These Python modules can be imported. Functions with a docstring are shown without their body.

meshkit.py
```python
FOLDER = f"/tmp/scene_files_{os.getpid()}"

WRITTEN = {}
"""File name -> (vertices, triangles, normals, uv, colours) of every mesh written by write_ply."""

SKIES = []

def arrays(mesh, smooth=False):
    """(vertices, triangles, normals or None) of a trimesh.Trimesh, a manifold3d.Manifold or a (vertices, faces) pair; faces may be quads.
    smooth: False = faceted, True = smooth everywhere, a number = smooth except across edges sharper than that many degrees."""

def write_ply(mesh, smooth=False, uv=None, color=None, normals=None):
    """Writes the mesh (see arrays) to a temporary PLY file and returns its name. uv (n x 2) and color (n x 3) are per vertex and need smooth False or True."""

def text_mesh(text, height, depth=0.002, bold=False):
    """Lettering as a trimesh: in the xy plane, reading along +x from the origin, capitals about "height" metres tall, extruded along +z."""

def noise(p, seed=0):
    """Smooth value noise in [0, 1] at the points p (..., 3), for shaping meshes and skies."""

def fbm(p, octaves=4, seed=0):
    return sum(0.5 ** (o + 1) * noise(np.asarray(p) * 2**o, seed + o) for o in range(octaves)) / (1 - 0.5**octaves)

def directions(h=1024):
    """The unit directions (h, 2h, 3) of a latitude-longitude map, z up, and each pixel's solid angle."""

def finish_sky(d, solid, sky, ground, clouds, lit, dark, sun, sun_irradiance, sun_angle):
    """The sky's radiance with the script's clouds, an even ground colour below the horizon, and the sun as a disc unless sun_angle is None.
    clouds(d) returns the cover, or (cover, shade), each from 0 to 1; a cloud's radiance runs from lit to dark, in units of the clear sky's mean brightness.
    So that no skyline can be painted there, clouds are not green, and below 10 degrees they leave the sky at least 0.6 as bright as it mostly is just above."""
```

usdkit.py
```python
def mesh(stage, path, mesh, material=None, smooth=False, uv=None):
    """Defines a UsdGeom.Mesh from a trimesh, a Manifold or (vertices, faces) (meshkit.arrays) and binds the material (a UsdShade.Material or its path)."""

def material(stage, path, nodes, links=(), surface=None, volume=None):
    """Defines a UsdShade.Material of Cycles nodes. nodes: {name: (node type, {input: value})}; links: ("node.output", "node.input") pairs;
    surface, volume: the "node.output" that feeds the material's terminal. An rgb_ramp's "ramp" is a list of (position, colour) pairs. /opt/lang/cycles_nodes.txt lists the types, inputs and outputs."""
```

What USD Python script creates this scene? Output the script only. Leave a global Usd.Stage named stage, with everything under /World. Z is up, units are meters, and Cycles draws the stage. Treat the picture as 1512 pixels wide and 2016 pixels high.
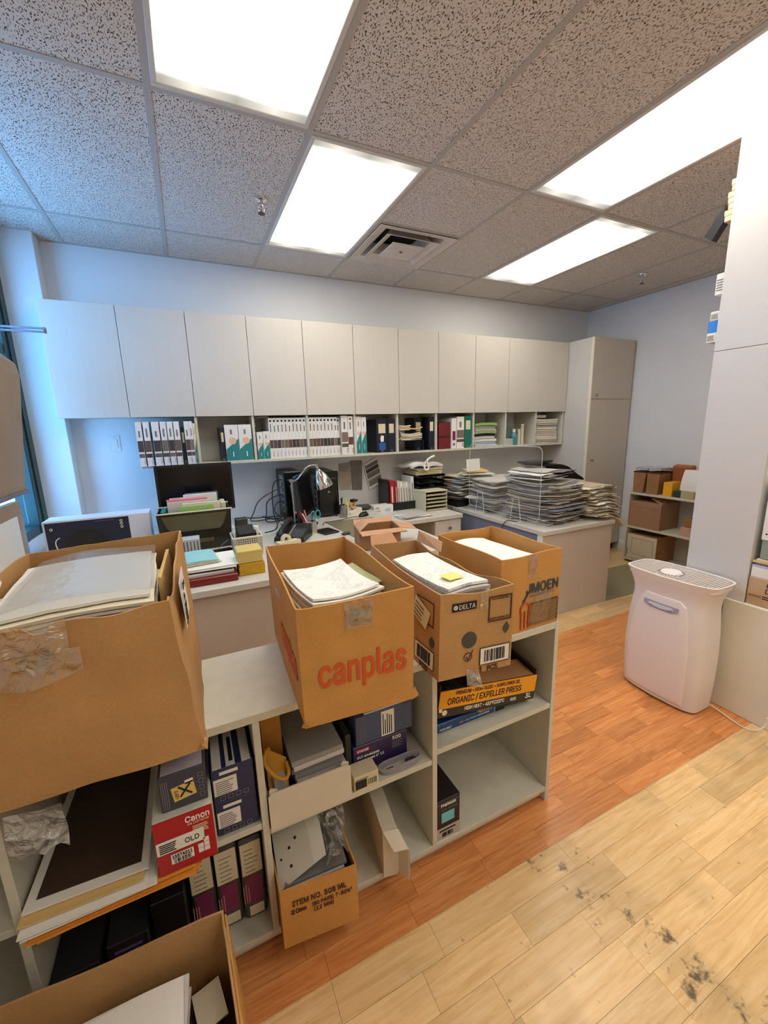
import math, random, re
import numpy as np, trimesh, manifold3d, usdkit, meshkit
from pxr import Usd, UsdGeom, UsdLux, UsdShade, Gf, Sdf

stage = Usd.Stage.CreateInMemory()
UsdGeom.SetStageUpAxis(stage, 'Z'); UsdGeom.SetStageMetersPerUnit(stage, 1.0)
UsdGeom.Xform.Define(stage, '/World'); UsdGeom.Scope.Define(stage, '/World/Looks')
rnd = random.Random(7)
# ---------------------------------------------------------------- camera, sky, exposure
EXPOSURE = 0.52
LAMP = 8.0
SKY = 2.4
cam = UsdGeom.Camera.Define(stage, '/World/camera')
cam.CreateHorizontalApertureAttr(36.0); cam.CreateVerticalApertureAttr(48.0)
cam.CreateFocalLengthAttr(807.92 / 1512 * 36)
cam.CreateClippingRangeAttr((0.02, 200.0)); cam.CreateExposureAttr(EXPOSURE)
RC = np.array([[0.9029329, 0.1113424, -0.4151084], [-0.4289394, 0.1730276, -0.8866073], [-0.0268918, 0.9786033, 0.2039914]])
cm = np.eye(4); cm[:3, :3] = RC; cm[:3, 3] = (0, 0, 1.47)
cam.AddTransformOp().Set(Gf.Matrix4d(cm.T.tolist()))
sky = UsdLux.DomeLight.Define(stage, '/World/sky')
sky.CreateColorAttr((0.17, 0.48, 1.0)); sky.CreateIntensityAttr(SKY)

# ---------------------------------------------------------------- materials
def lin(c):
    return tuple((x / 255 / 12.92 if x / 255 <= .04045 else ((x / 255 + .055) / 1.055) ** 2.4) for x in c)
MATS = {}
def P(name, c, rough=.55, metal=0, var=0.0, vs=6.0, rv=0.0, bump=0.0, bs=60.0, stretch=(1, 1, 1), spec=None, coat=0, trans=0):
    """plain surface: colour c (sRGB), var = noise tone variation at scale vs, rv = tone variation per object, bump = fine relief"""
    if name in MATS: return MATS[name]
    base = lin(c)
    n = {'p': ('principled_bsdf', {'roughness': rough, 'metallic': metal, 'base_color': base})}
    if spec is not None: n['p'][1]['specular_ior_level'] = spec
    if coat: n['p'][1]['coat_weight'] = coat
    if trans: n['p'][1]['transmission_weight'] = trans
    L = []
    if var or bump:
        n['g'] = ('geometry', {}); n['m'] = ('mapping', {'scale': stretch}); L.append(('g.position', 'm.vector'))
    src = None
    if var:
        n['n'] = ('noise_texture', {'scale': vs, 'detail': 4.0}); L.append(('m.vector', 'n.vector'))
        n['r'] = ('rgb_ramp', {'ramp': [(.25, tuple(x * (1 - var) for x in base)), (.75, tuple(min(1, x * (1 + var)) for x in base))]})
        L.append(('n.fac', 'r.fac')); src = 'r.color'
    if rv:
        n['o'] = ('object_info', {}); n['mr'] = ('map_range', {'from_min': 0., 'from_max': 1., 'to_min': 1 - rv, 'to_max': 1 + rv})
        n['h'] = ('hsv', {'color': base}); L += [('o.random', 'mr.value'), ('mr.result', 'h.value')]
        if src: L.append((src, 'h.color'))
        src = 'h.color'
    if src: L.append((src, 'p.base_color'))
    if bump:
        n['bn'] = ('noise_texture', {'scale': bs, 'detail': 3.0}); n['b'] = ('bump', {'strength': bump, 'distance': .002})
        L += [('m.vector', 'bn.vector'), ('bn.fac', 'b.height'), ('b.normal', 'p.normal')]
    MATS[name] = usdkit.material(stage, '/World/Looks/' + name, n, L, surface='p.BSDF')
    return MATS[name]

wall_m = P('wall_paint', (224, 224, 224), .6, var=.02, vs=3, bump=.15, bs=250)
cab_m = P('grey_laminate', (205, 199, 190), .42, var=.02, vs=40, stretch=(1, 1, .06))
cabin_m = P('grey_laminate_inside', (196, 190, 178), .5)
shelf_m = P('shelf_laminate', (206, 202, 186), .45, var=.05, vs=25)
desk_m = P('desk_laminate', (208, 203, 194), .4, var=.03, vs=30)
deskp_m = P('desk_front_laminate', (204, 193, 177), .5, var=.02, vs=30)
white_m = P('white_melamine', (232, 230, 228), .35)
panel_m = P('bookcase_end_laminate', (208, 204, 202), .38)
dirty_m = P('scuffed_white_panel', (222, 216, 200), .5, var=.09, vs=5)
metal_m = P('brushed_metal', (190, 188, 184), .3, metal=1)
chrome_m = P('chrome', (220, 220, 222), .12, metal=1)
dkmetal_m = P('dark_metal', (70, 68, 66), .4, metal=.8)
black_m = P('black_plastic', (22, 22, 24), .4)
black2_m = P('black_gloss', (12, 12, 15), .18)
dgrey_m = P('dark_grey_plastic', (58, 58, 60), .45)
grey_m = P('grey_plastic', (150, 148, 146), .45)
bluegrey_m = P('blue_grey_fabric', (120, 126, 150), .9, bump=.4, bs=500)
tee_m = P('ceiling_grid_paint', (176, 170, 164), .5)
vent_m = P('vent_enamel', (206, 196, 186), .45, var=.06, vs=8)
green_m = P('window_frame_green', (22, 52, 48), .4)
paper_m = P('paper_white', (236, 233, 226), .75, rv=.06)
paper2_m = P('paper_cream', (226, 216, 192), .8, rv=.06)
paper3_m = P('paper_grey', (196, 190, 186), .8, rv=.18)
news_m = P('paper_newsprint', (186, 176, 164), .85, rv=.2, var=.1, vs=30)
manila_m = P('paper_manila', (214, 178, 112), .8, rv=.05)
orange_m = P('envelope_orange', (226, 148, 52), .7, rv=.06, var=.05, vs=12)
teal_m = P('teal_card', (30, 132, 134), .5)
pink_m = P('pink_folder', (226, 140, 150), .5, rv=.05)
lgreen_m = P('green_folder', (150, 190, 110), .5, rv=.05)
cyan_m = P('pale_blue_paper', (150, 208, 214), .7)
red_m = P('red_card', (176, 22, 26), .45)
dred_m = P('dark_red_lacquer', (120, 24, 20), .35)
maroon_m = P('maroon_card', (112, 26, 38), .5)
navy_m = P('navy_card', (38, 46, 84), .45, rv=.08)
navy2_m = P('dark_navy_card', (24, 28, 46), .4)
purple_m = P('purple_card', (50, 36, 84), .4)
magenta_m = P('magenta_label', (120, 36, 84), .4)
yellow_m = P('yellow_card', (240, 176, 36), .45)
amber_m = P('amber_card', (236, 160, 20), .5)
postit_m = P('yellow_note', (240, 226, 130), .7)
label_m = P('label_beige', (222, 210, 176), .7)
labelw_m = P('label_white', (232, 228, 220), .6)
ink_m = P('ink_black', (24, 20, 22), .6)
inkb_m = P('ink_brown', (70, 34, 28), .6)
inkg_m = P('ink_grey', (120, 116, 118), .7)
inkw_m = P('ink_white', (240, 238, 232), .6)
inko_m = P('ink_orange_red', (208, 84, 34), .6)
inkn_m = P('ink_navy', (40, 70, 96), .6)
cardg_m = P('ink_dark_grey', (74, 70, 62), .7)
foam_m = P('yellow_foam', (214, 188, 112), .9, bump=.6, bs=300)
foam2_m = P('dark_yellow_foam', (196, 152, 40), .95, bump=.9, bs=200)
ivory_m = P('ivory_plastic', (212, 206, 176), .45)
basket_m = P('basket_plastic', (224, 218, 200), .45)
purif_m = P('purifier_plastic', (226, 216, 212), .38)
slot_m = P('purifier_slot', (112, 96, 88), .5)
lilac_m = P('lilac_plastic', (160, 156, 178), .35)
mat_m = P('floor_mat', (150, 140, 112), .8, var=.06, vs=20)
deskmat_m = P('desk_mat', (132, 124, 98), .35, var=.12, vs=9)
photo_m = P('grey_print', (120, 116, 112), .7, var=.25, vs=14)
wood1_m = P('print_dark_wood', (70, 58, 56), .6, rv=.4)
cable_m = P('cable_black', (30, 28, 28), .5)
sage_m = P('sage_card', (142, 150, 142), .6)
blue_m = P('blue_card', (36, 92, 160), .4)
sky_m = P('sky_blue_label', (96, 176, 220), .45)
tealscis_m = P('scissor_teal', (60, 150, 160), .4)
lime_m = P('highlighter_lime', (214, 226, 60), .4)
def cardboard(name, c, var=.09):
    b = lin(c)
    n = {'g': ('geometry', {}), 'n': ('noise_texture', {'scale': 7., 'detail': 5.}), 'n2': ('noise_texture', {'scale': 220., 'detail': 2.}),
         'r': ('rgb_ramp', {'ramp': [(.3, tuple(x * (1 - var) for x in b)), (.7, tuple(x * (1 + var) for x in b))]}),
         'mx': ('mix', {'mix_type': 'overlay', 'fac': .25}), 'b': ('bump', {'strength': .25, 'distance': .003}), 'p': ('principled_bsdf', {'roughness': .7, 'specular_ior_level': .3})}
    L = [('g.position', 'n.vector'), ('g.position', 'n2.vector'), ('n.fac', 'r.fac'), ('r.color', 'mx.color1'), ('n2.color', 'mx.color2'), ('mx.color', 'p.base_color'), ('n.fac', 'b.height'), ('b.normal', 'p.normal')]
    MATS[name] = usdkit.material(stage, '/World/Looks/' + name, n, L, surface='p.BSDF'); return MATS[name]
card_m = cardboard('cardboard_kraft', (200, 146, 80))
card2_m = cardboard('cardboard_tan', (186, 142, 92))
card3_m = cardboard('cardboard_pink', (196, 150, 116))
card4_m = cardboard('cardboard_brown', (156, 112, 74))
cardw_m = P('cardboard_white', (214, 204, 184), .7, var=.06, vs=8)
def clearmat(name, tint, fac, rough=.05, gl=.05, crinkle=0):
    n = {'t': ('transparent_bsdf', {'color': tint}), 'g': ('glossy_bsdf', {'roughness': rough, 'color': (.9, .9, .9)}), 'd': ('diffuse_bsdf', {'color': (.8, .8, .78)}), 'a': ('mix_closure', {'fac': gl}), 'm': ('mix_closure', {'fac': fac})}
    L = [('t.BSDF', 'a.closure1'), ('g.BSDF', 'a.closure2'), ('a.closure', 'm.closure1'), ('d.BSDF', 'm.closure2')]
    if crinkle:
        n |= {'o': ('geometry', {}), 'v': ('voronoi_texture', {'scale': 38., 'feature': 'f1'}), 'nz': ('noise_texture', {'scale': 30., 'detail': 4., 'distortion': 1.5}), 'ad': ('math', {'math_type': 'add'}), 'b': ('bump', {'strength': crinkle, 'distance': .02})}
        L += [('o.position', 'v.vector'), ('o.position', 'nz.vector'), ('v.distance', 'ad.value1'), ('nz.fac', 'ad.value2'), ('ad.value', 'b.height'), ('b.normal', 'g.normal'), ('b.normal', 'd.normal')]
    MATS[name] = usdkit.material(stage, '/World/Looks/' + name, n, L, surface='m.closure')
    return MATS[name]
pane_m = clearmat('window_glass', (.95, .98, .98), 0.0)
acrylic_m = clearmat('acrylic_sheet', (.97, .98, .98), .03, .05, .04)
acedge_m = clearmat('acrylic_edge', (.9, .93, .93), .45)
tape_m = clearmat('packing_tape', (.95, .91, .82), .03, .16, .16, .55)
sleeve_m = clearmat('clear_sleeve', (.95, .95, .94), .07, .2, .16, .12)
film_m = clearmat('crumpled_film', (.93, .92, .90), .09, .15, .20, .9)
def tilemat():
    # mineral fibre tile: warm white with short dark fissures
    n = {'g': ('geometry', {}), 'm1': ('mapping', {'rotation': (0, 0, .5), 'scale': (215, 112, 60)}), 'm2': ('mapping', {'rotation': (0, 0, -.35), 'scale': (235, 105, 60)}),
         'n1': ('noise_texture', {'scale': 1., 'detail': .6, 'distortion': .15}), 'n2': ('noise_texture', {'scale': 1., 'detail': .6, 'distortion': .15}),
         'mx': ('math', {'math_type': 'maximum'}), 'r': ('rgb_ramp', {'ramp': [(.0, lin((214, 206, 198))), (.632, lin((216, 208, 200))), (.668, lin((92, 80, 70))), (1., lin((66, 56, 50)))]}),
         'b': ('bump', {'strength': .5, 'distance': .003, 'invert': True}), 'p': ('principled_bsdf', {'roughness': .9, 'specular_ior_level': .2})}
    L = [('g.position', 'm1.vector'), ('g.position', 'm2.vector'), ('m1.vector', 'n1.vector'), ('m2.vector', 'n2.vector'), ('n1.fac', 'mx.value1'), ('n2.fac', 'mx.value2'), ('mx.value', 'r.fac'), ('r.color', 'p.base_color'), ('mx.value', 'b.height'), ('b.normal', 'p.normal')]
    return usdkit.material(stage, '/World/Looks/ceiling_tile', n, L, surface='p.BSDF')
tile_m = tilemat()
X0, Y1, STEP = 0.013, 1.972, 1.2098
def lensmat():
    n = {'g': ('geometry', {}), 's': ('separate_xyz', {}), 'xa': ('math', {'math_type': 'subtract', 'value2': X0}), 'xb': ('math', {'math_type': 'divide', 'value2': .61}), 'xf': ('math', {'math_type': 'fraction'}),
         'ya': ('math', {'math_type': 'subtract', 'value2': Y1 - 3 * STEP}), 'yb': ('math', {'math_type': 'divide', 'value2': STEP}), 'yf': ('math', {'math_type': 'fraction'}),
         'rx': ('rgb_ramp', {'ramp': [(0, (.45,) * 3), (.08, (.5,) * 3), (.26, (1,) * 3), (.5, (.5,) * 3), (.74, (1,) * 3), (.92, (.5,) * 3), (1, (.45,) * 3)]}),
         'ry': ('rgb_ramp', {'ramp': [(0, (.075,) * 3), (.06, (.095,) * 3), (.17, (1,) * 3), (.83, (1,) * 3), (.94, (.095,) * 3), (1, (.075,) * 3)]}),
         'mu': ('math', {'math_type': 'multiply'}), 'st': ('math', {'math_type': 'multiply', 'value2': LAMP}), 'e': ('emission', {'color': (1.0, .94, .825)})}
    L = [('g.position', 's.vector'), ('s.x', 'xa.value1'), ('xa.value', 'xb.value1'), ('xb.value', 'xf.value1'), ('s.y', 'ya.value1'), ('ya.value', 'yb.value1'), ('yb.value', 'yf.value1'),
         ('xf.value', 'rx.fac'), ('yf.value', 'ry.fac'), ('rx.color', 'mu.value1'), ('ry.color', 'mu.value2'), ('mu.value', 'st.value1'), ('st.value', 'e.strength')]
    return usdkit.material(stage, '/World/Looks/lamp_lens', n, L, surface='e.emission')
lens_m = lensmat()
def plankmat(name, c1, c2, c3, rv, stains):
    n = {'g': ('geometry', {}), 'o': ('object_info', {}), 'm': ('mapping', {'scale': (3., 42., 1.)}), 'va': ('vector_math', {'vector_math_type': 'add'} if False else {'math_type': 'add'}),
         'n': ('noise_texture', {'scale': 1., 'detail': 6., 'roughness': .65, 'distortion': 1.6}), 'r': ('rgb_ramp', {'ramp': [(.25, lin(c1)), (.5, lin(c2)), (.75, lin(c3))]}),
         'mr': ('map_range', {'from_min': 0., 'from_max': 1., 'to_min': 1 - rv, 'to_max': 1 + rv}), 'h': ('hsv', {}), 'p': ('principled_bsdf', {'roughness': .33, 'specular_ior_level': .45}),
         'sc': ('math', {'math_type': 'multiply', 'value2': 37.}), 'cx': ('combine_xyz', {})}
    L = [('o.random', 'sc.value1'), ('sc.value', 'cx.x'), ('sc.value', 'cx.y'), ('g.position', 'va.vector1'), ('cx.vector', 'va.vector2'), ('va.vector', 'm.vector'), ('m.vector', 'n.vector'), ('n.fac', 'r.fac'),
         ('r.color', 'h.color'), ('o.random', 'mr.value'), ('mr.result', 'h.value')]
    src = 'h.color'
    if stains:  # worn patches and black scuffs with their own shape along one track of the floor
        n |= {'w': ('mapping', {'location': (-1.05, -.62, 0)}), 'wr': ('vector_math', {'math_type': 'dot_product', 'vector2': (.96, .28, 0)}),
              'ws': ('math', {'math_type': 'subtract', 'value2': 1.165}), 'wa': ('math', {'math_type': 'absolute'}), 'wm': ('map_range', {'from_min': 0., 'from_max': .17, 'to_min': 1., 'to_max': 0., 'clamp': True}),
              'n1': ('noise_texture', {'scale': 16., 'detail': 8., 'roughness': .66}), 'k': ('math', {'math_type': 'multiply_add', 'value2': .16}), 'k1': ('rgb_ramp', {'ramp': [(.672, (0, 0, 0)), (.77, (.85, .85, .85))]}),
              'n2': ('noise_texture', {'scale': 3.2, 'detail': 3.}), 'k2': ('math', {'math_type': 'multiply_add', 'value2': .10}), 'k3': ('rgb_ramp', {'ramp': [(.55, (0, 0, 0)), (.78, (.5,) * 3)]}),
              'd1': ('mix', {'color2': lin((150, 128, 92))}), 'd2': ('mix', {'color2': lin((66, 54, 42))}), 'n3': ('noise_texture', {'scale': 26., 'detail': 4.}), 'k4': ('rgb_ramp', {'ramp': [(.69, (0, 0, 0)), (.76, (.8,) * 3)]}), 'd3': ('mix', {'color2': lin((120, 96, 62))})}
        L += [('g.position', 'wr.vector1'), ('wr.value', 'ws.value1'), ('ws.value', 'wa.value1'), ('wa.value', 'wm.value'), ('g.position', 'n1.vector'), ('g.position', 'n2.vector'), ('g.position', 'n3.vector'),
              ('wm.result', 'k.value1'), ('n1.fac', 'k.value3'), ('k.value', 'k1.fac'), ('wm.result', 'k2.value1'), ('n2.fac', 'k2.value3'), ('k2.value', 'k3.fac'),
              (src, 'd1.color1'), ('k3.color', 'd1.fac'), ('d1.color', 'd3.color1'), ('n3.fac', 'k4.fac'), ('k4.color', 'd3.fac'), ('d3.color', 'd2.color1'), ('k1.color', 'd2.fac')]
        src = 'd2.color'; del n['w']
    L.append((src, 'p.base_color'))
    return usdkit.material(stage, '/World/Looks/' + name, n, L, surface='p.BSDF')
maple_m = plankmat('maple_laminate', (214, 170, 114), (235, 196, 140), (246, 216, 170), .14, True)
cherry_m = plankmat('cherry_laminate', (176, 104, 54), (212, 138, 78), (230, 164, 104), .11, False)
printed_m = None
def printmat():
    # typed forms: pale grey rows of word-like dashes in blocks on white paper
    n = {'g': ('geometry', {}), 'm': ('mapping', {'rotation': (0, 0, -.09), 'scale': (1, 1, 0)}), 's': ('separate_xyz', {}), 'ys': ('math', {'math_type': 'multiply', 'value2': 120.}), 'yf': ('math', {'math_type': 'floor'}), 'yr': ('math', {'math_type': 'fraction'}),
         'row': ('math', {'math_type': 'less_than', 'value2': .42}), 'xs': ('math', {'math_type': 'multiply', 'value2': 95.}), 'y9': ('math', {'math_type': 'multiply', 'value2': 7.13}), 'c': ('combine_xyz', {}),
         'n': ('noise_texture', {'scale': 1., 'detail': 0.}), 'w': ('math', {'math_type': 'greater_than', 'value2': .47}), 'n2': ('noise_texture', {'scale': 17., 'detail': 0.}), 'bl': ('math', {'math_type': 'greater_than', 'value2': .50}),
         'a': ('math', {'math_type': 'multiply'}), 'a2': ('math', {'math_type': 'multiply'}), 'mx': ('mix', {'color1': lin((240, 237, 230)), 'color2': lin((206, 203, 201))}), 'p': ('principled_bsdf', {'roughness': .7})}
    L = [('g.position', 'm.vector'), ('m.vector', 's.vector'), ('s.y', 'ys.value1'), ('ys.value', 'yf.value1'), ('ys.value', 'yr.value1'), ('yr.value', 'row.value1'), ('s.x', 'xs.value1'), ('yf.value', 'y9.value1'), ('xs.value', 'c.x'), ('y9.value', 'c.y'), ('c.vector', 'n.vector'),
         ('n.fac', 'w.value1'), ('m.vector', 'n2.vector'), ('n2.fac', 'bl.value1'), ('row.value', 'a.value1'), ('w.value', 'a.value2'), ('a.value', 'a2.value1'), ('bl.value', 'a2.value2'), ('a2.value', 'mx.fac'), ('mx.color', 'p.base_color')]
    return usdkit.material(stage, '/World/Looks/paper_printed', n, L, surface='p.BSDF')
printed_m = printmat()

# ---------------------------------------------------------------- geometry helpers
TM = trimesh.Trimesh
def cat_(ms): return trimesh.util.concatenate([m for m in ms if m is not None])
def box(x0, y0, z0, x1, y1, z1, b=0.0):
    x0, x1 = min(x0, x1), max(x0, x1); y0, y1 = min(y0, y1), max(y0, y1); z0, z1 = min(z0, z1), max(z0, z1)
    b = min(b, (x1 - x0) * .45, (y1 - y0) * .45, (z1 - z0) * .45)
    if b <= 0:
        m = trimesh.creation.box((x1 - x0, y1 - y0, z1 - z0)); m.apply_translation(((x0 + x1) / 2, (y0 + y1) / 2, (z0 + z1) / 2)); return m
    pts = []
    for X, bx in ((x0, b), (x1, -b)):
        for Y, by in ((y0, b), (y1, -b)):
            for Z, bz in ((z0, b), (z1, -b)):
                pts += [(X, Y + by, Z + bz), (X + bx, Y, Z + bz), (X + bx, Y + by, Z)]
    mm = manifold3d.Manifold.hull_points(np.array(pts)).to_mesh()
    return TM(mm.vert_properties[:, :3], mm.tri_verts, process=False)
def hull(pts):
    mm = manifold3d.Manifold.hull_points(np.array(pts, float)).to_mesh()
    return TM(mm.vert_properties[:, :3], mm.tri_verts, process=False)
def xf(m, loc=(0, 0, 0), rz=0, rx=0, ry=0):
    m = m.copy(); R = trimesh.transformations.euler_matrix(rx, ry, rz, 'sxyz'); R[:3, 3] = loc; m.apply_transform(R); return m
def cyl(p, q, r, n=16, r2=None):
    p, q = np.array(p, float), np.array(q, float); d = q - p; L = np.linalg.norm(d); d /= L
    a = np.cross(d, (0, 0, 1) if abs(d[2]) < .9 else (1, 0, 0)); a /= np.linalg.norm(a); b = np.cross(d, a); r2 = r if r2 is None else r2
    t = np.arange(n) * 2 * np.pi / n; c = np.cos(t)[:, None] * a + np.sin(t)[:, None] * b
    v = np.vstack([p + r * c, q + r2 * c, [p], [q]]); i = np.arange(n); j = (i + 1) % n
    f = np.vstack([np.c_[i, j, n + j], np.c_[i, n + j, n + i], np.c_[j, i, np.full(n, 2 * n)], np.c_[n + i, n + j, np.full(n, 2 * n + 1)]])
    m = TM(v, f, process=False); m.fix_normals(); return m
def tube(pts, r, n=8):
    pts = np.asarray(pts, float)
    t = np.gradient(pts, axis=0); t /= np.linalg.norm(t, axis=1, keepdims=True) + 1e-12
    up = np.array([.31, .17, .93]); a = np.cross(t, up); a /= np.linalg.norm(a, axis=1, keepdims=True) + 1e-12; b = np.cross(t, a)
    k = np.arange(n) * 2 * np.pi / n
    v = (pts[:, None] + r * (np.cos(k)[None, :, None] * a[:, None] + np.sin(k)[None, :, None] * b[:, None])).reshape(-1, 3)
    m_ = len(pts); i, j = np.meshgrid(np.arange(m_ - 1), np.arange(n), indexing='ij'); j2 = (j + 1) % n
    q = np.stack([i * n + j, i * n + j2, (i + 1) * n + j2, (i + 1) * n + j], -1).reshape(-1, 4)
    f = np.vstack([q[:, [0, 1, 2]], q[:, [0, 2, 3]]]); v = np.vstack([v, pts[:1], pts[-1:]]); e = np.arange(n); c0, c1 = m_ * n, m_ * n + 1
    f = np.vstack([f, np.c_[(e + 1) % n, e, np.full(n, c0)], np.c_[(m_ - 1) * n + e, (m_ - 1) * n + (e + 1) % n, np.full(n, c1)]])
    m = TM(v, f, process=False); m.fix_normals(); return m
def spline(pts, n=24):
    from scipy.interpolate import CubicSpline
    pts = np.asarray(pts, float); s = np.r_[0, np.cumsum(np.linalg.norm(np.diff(pts, axis=0), axis=1))]
    return CubicSpline(s, pts)(np.linspace(0, s[-1], n))
def lathe(prof, loc=(0, 0, 0), n=24):
    m = trimesh.creation.revolve(np.array(prof, float), sections=n); m.apply_translation(loc); m.fix_normals(); return m
def slab(p0, p1, p2, p3, t, n=1):
    """a bent sheet of thickness t on four corners (counter-clockwise from outside); n subdivisions"""
    p0, p1, p2, p3 = (np.array(p, float) for p in (p0, p1, p2, p3)); nr = np.cross(p1 - p0, p3 - p0); nr /= np.linalg.norm(nr)
    return hull(np.vstack([[p0, p1, p2, p3], np.array([p0, p1, p2, p3]) - nr * t]))
def gridsheet(top, t, noise_seed=None):
    """closed sheet of thickness t from a grid of points (a, b, 3)"""
    a, b, _ = top.shape; V = np.vstack([top.reshape(-1, 3), top.reshape(-1, 3) - [0, 0, t]]) if np.ndim(t) == 0 else np.vstack([top.reshape(-1, 3), (top + t).reshape(-1, 3)])
    i, j = np.meshgrid(np.arange(a - 1), np.arange(b - 1), indexing='ij'); i = i.ravel(); j = j.ravel(); o = a * b
    q = np.c_[i * b + j, (i + 1) * b + j, (i + 1) * b + j + 1, i * b + j + 1]
    F = [q, q[:, ::-1] + o]
    rim = [(k, 0) for k in range(a)] + [(a - 1, k) for k in range(1, b)] + [(k, b - 1) for k in range(a - 2, -1, -1)] + [(0, k) for k in range(b - 2, 0, -1)]
    r = np.array([x * b + y for x, y in rim]); r2 = np.roll(r, -1); F.append(np.c_[r2, r, r + o, r2 + o][:, ::-1][:, [0, 1, 2, 3]])
    F = np.vstack(F); m = TM(V, np.vstack([F[:, [0, 1, 2]], F[:, [0, 2, 3]]]), process=False); m.fix_normals(); return m
def sheet(w, d, t=.0015, seed=0, amp=.004, curl=(0, 0), sag=0, n=(9, 7), rag=0):
    u, v = np.meshgrid(np.linspace(-.5, .5, n[0]), np.linspace(-.5, .5, n[1]), indexing='ij')
    z = amp * (meshkit.fbm(np.stack([u * 3 + seed * 7.3, v * 3 + 1.7 * seed, u * 0 + seed], -1), 2, seed) - .5) + curl[0] * (2 * u) ** 2 * np.sign(1) + curl[1] * (2 * v) ** 2 - sag * np.clip(np.abs(2 * u) - .5, 0, 1) ** 2
    x, y = u * w, v * d
    if rag:
        e = meshkit.noise(np.stack([u * 9 + seed, v * 9, u * 0 + seed * 3.1], -1), seed) - .5; x = x + rag * e * (np.abs(u) > .49); y = y + rag * e * (np.abs(v) > .49)
    return gridsheet(np.stack([x, y, z], -1), t)

# ---------------------------------------------------------------- scene helpers
COUNT = {}
def numbered(path):
    k = COUNT.get(path, -1) + 1; COUNT[path] = k
    return path if k == 0 else f'{path}_{k:03d}'
def tagp(prim, label=None, cat=None, group=None, kind=None):
    for k, v in (('label', label), ('category', cat), ('group', group), ('kind', kind)):
        if v: prim.SetCustomDataByKey(k, v)
class T:
    def __init__(s, name, label=None, cat=None, loc=(0, 0, 0), rz=0, group=None, kind=None, world=False):
        s.path = numbered('/World/' + name); x = UsdGeom.Xform.Define(stage, s.path); s.prim = x.GetPrim()
        x.AddTranslateOp().Set(Gf.Vec3d(*map(float, loc))); x.AddRotateZOp().Set(math.degrees(rz))
        s.M = trimesh.transformations.euler_matrix(0, 0, rz); s.M[:3, 3] = loc; s.inv = np.linalg.inv(s.M); s.pre = None; s.world = world; s.loc, s.rz = loc, rz
        tagp(s.prim, label, cat, group, kind)
    def part(s, name, m, mat, parent=None, label=None, smooth=False, kind=None):
        if s.pre is not None: m = m.copy(); m.apply_transform(s.pre)
        if s.world: m = m.copy(); m.apply_transform(s.inv)
        p = numbered((parent or s.path) + '/' + name); g = usdkit.mesh(stage, p, m, mat, smooth=smooth); tagp(g.GetPrim(), label, kind=kind); return p
    def text(s, str_, h, o, xd, ud, mat, parent=None, bold=False, width=None, depth=.0008, name='lettering', label=None, sx=1.0):
        m = meshkit.text_mesh(str_, h, depth, bold); e = m.extents[0]
        k = (width / e) if width else sx
        A = np.eye(4); xd = np.array(xd, float); ud = np.array(ud, float); xd /= np.linalg.norm(xd); ud /= np.linalg.norm(ud)
        A[:3, 0] = xd * k; A[:3, 1] = ud; A[:3, 2] = np.cross(xd, ud); A[:3, 3] = o; m.apply_transform(A)
        return s.part(name, m, mat, parent, label)
    def decal(s, name, o, xd, ud, w, h, mat, parent=None, t=.0008, label=None):
        xd = np.array(xd, float); ud = np.array(ud, float); xd /= np.linalg.norm(xd); ud /= np.linalg.norm(ud); nr = np.cross(xd, ud); o = np.array(o, float)
        q = [o, o + xd * w, o + xd * w + ud * h, o + ud * h]; return s.part(name, hull(np.vstack([q, np.array(q) + nr * t])), mat, parent, label)
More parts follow.
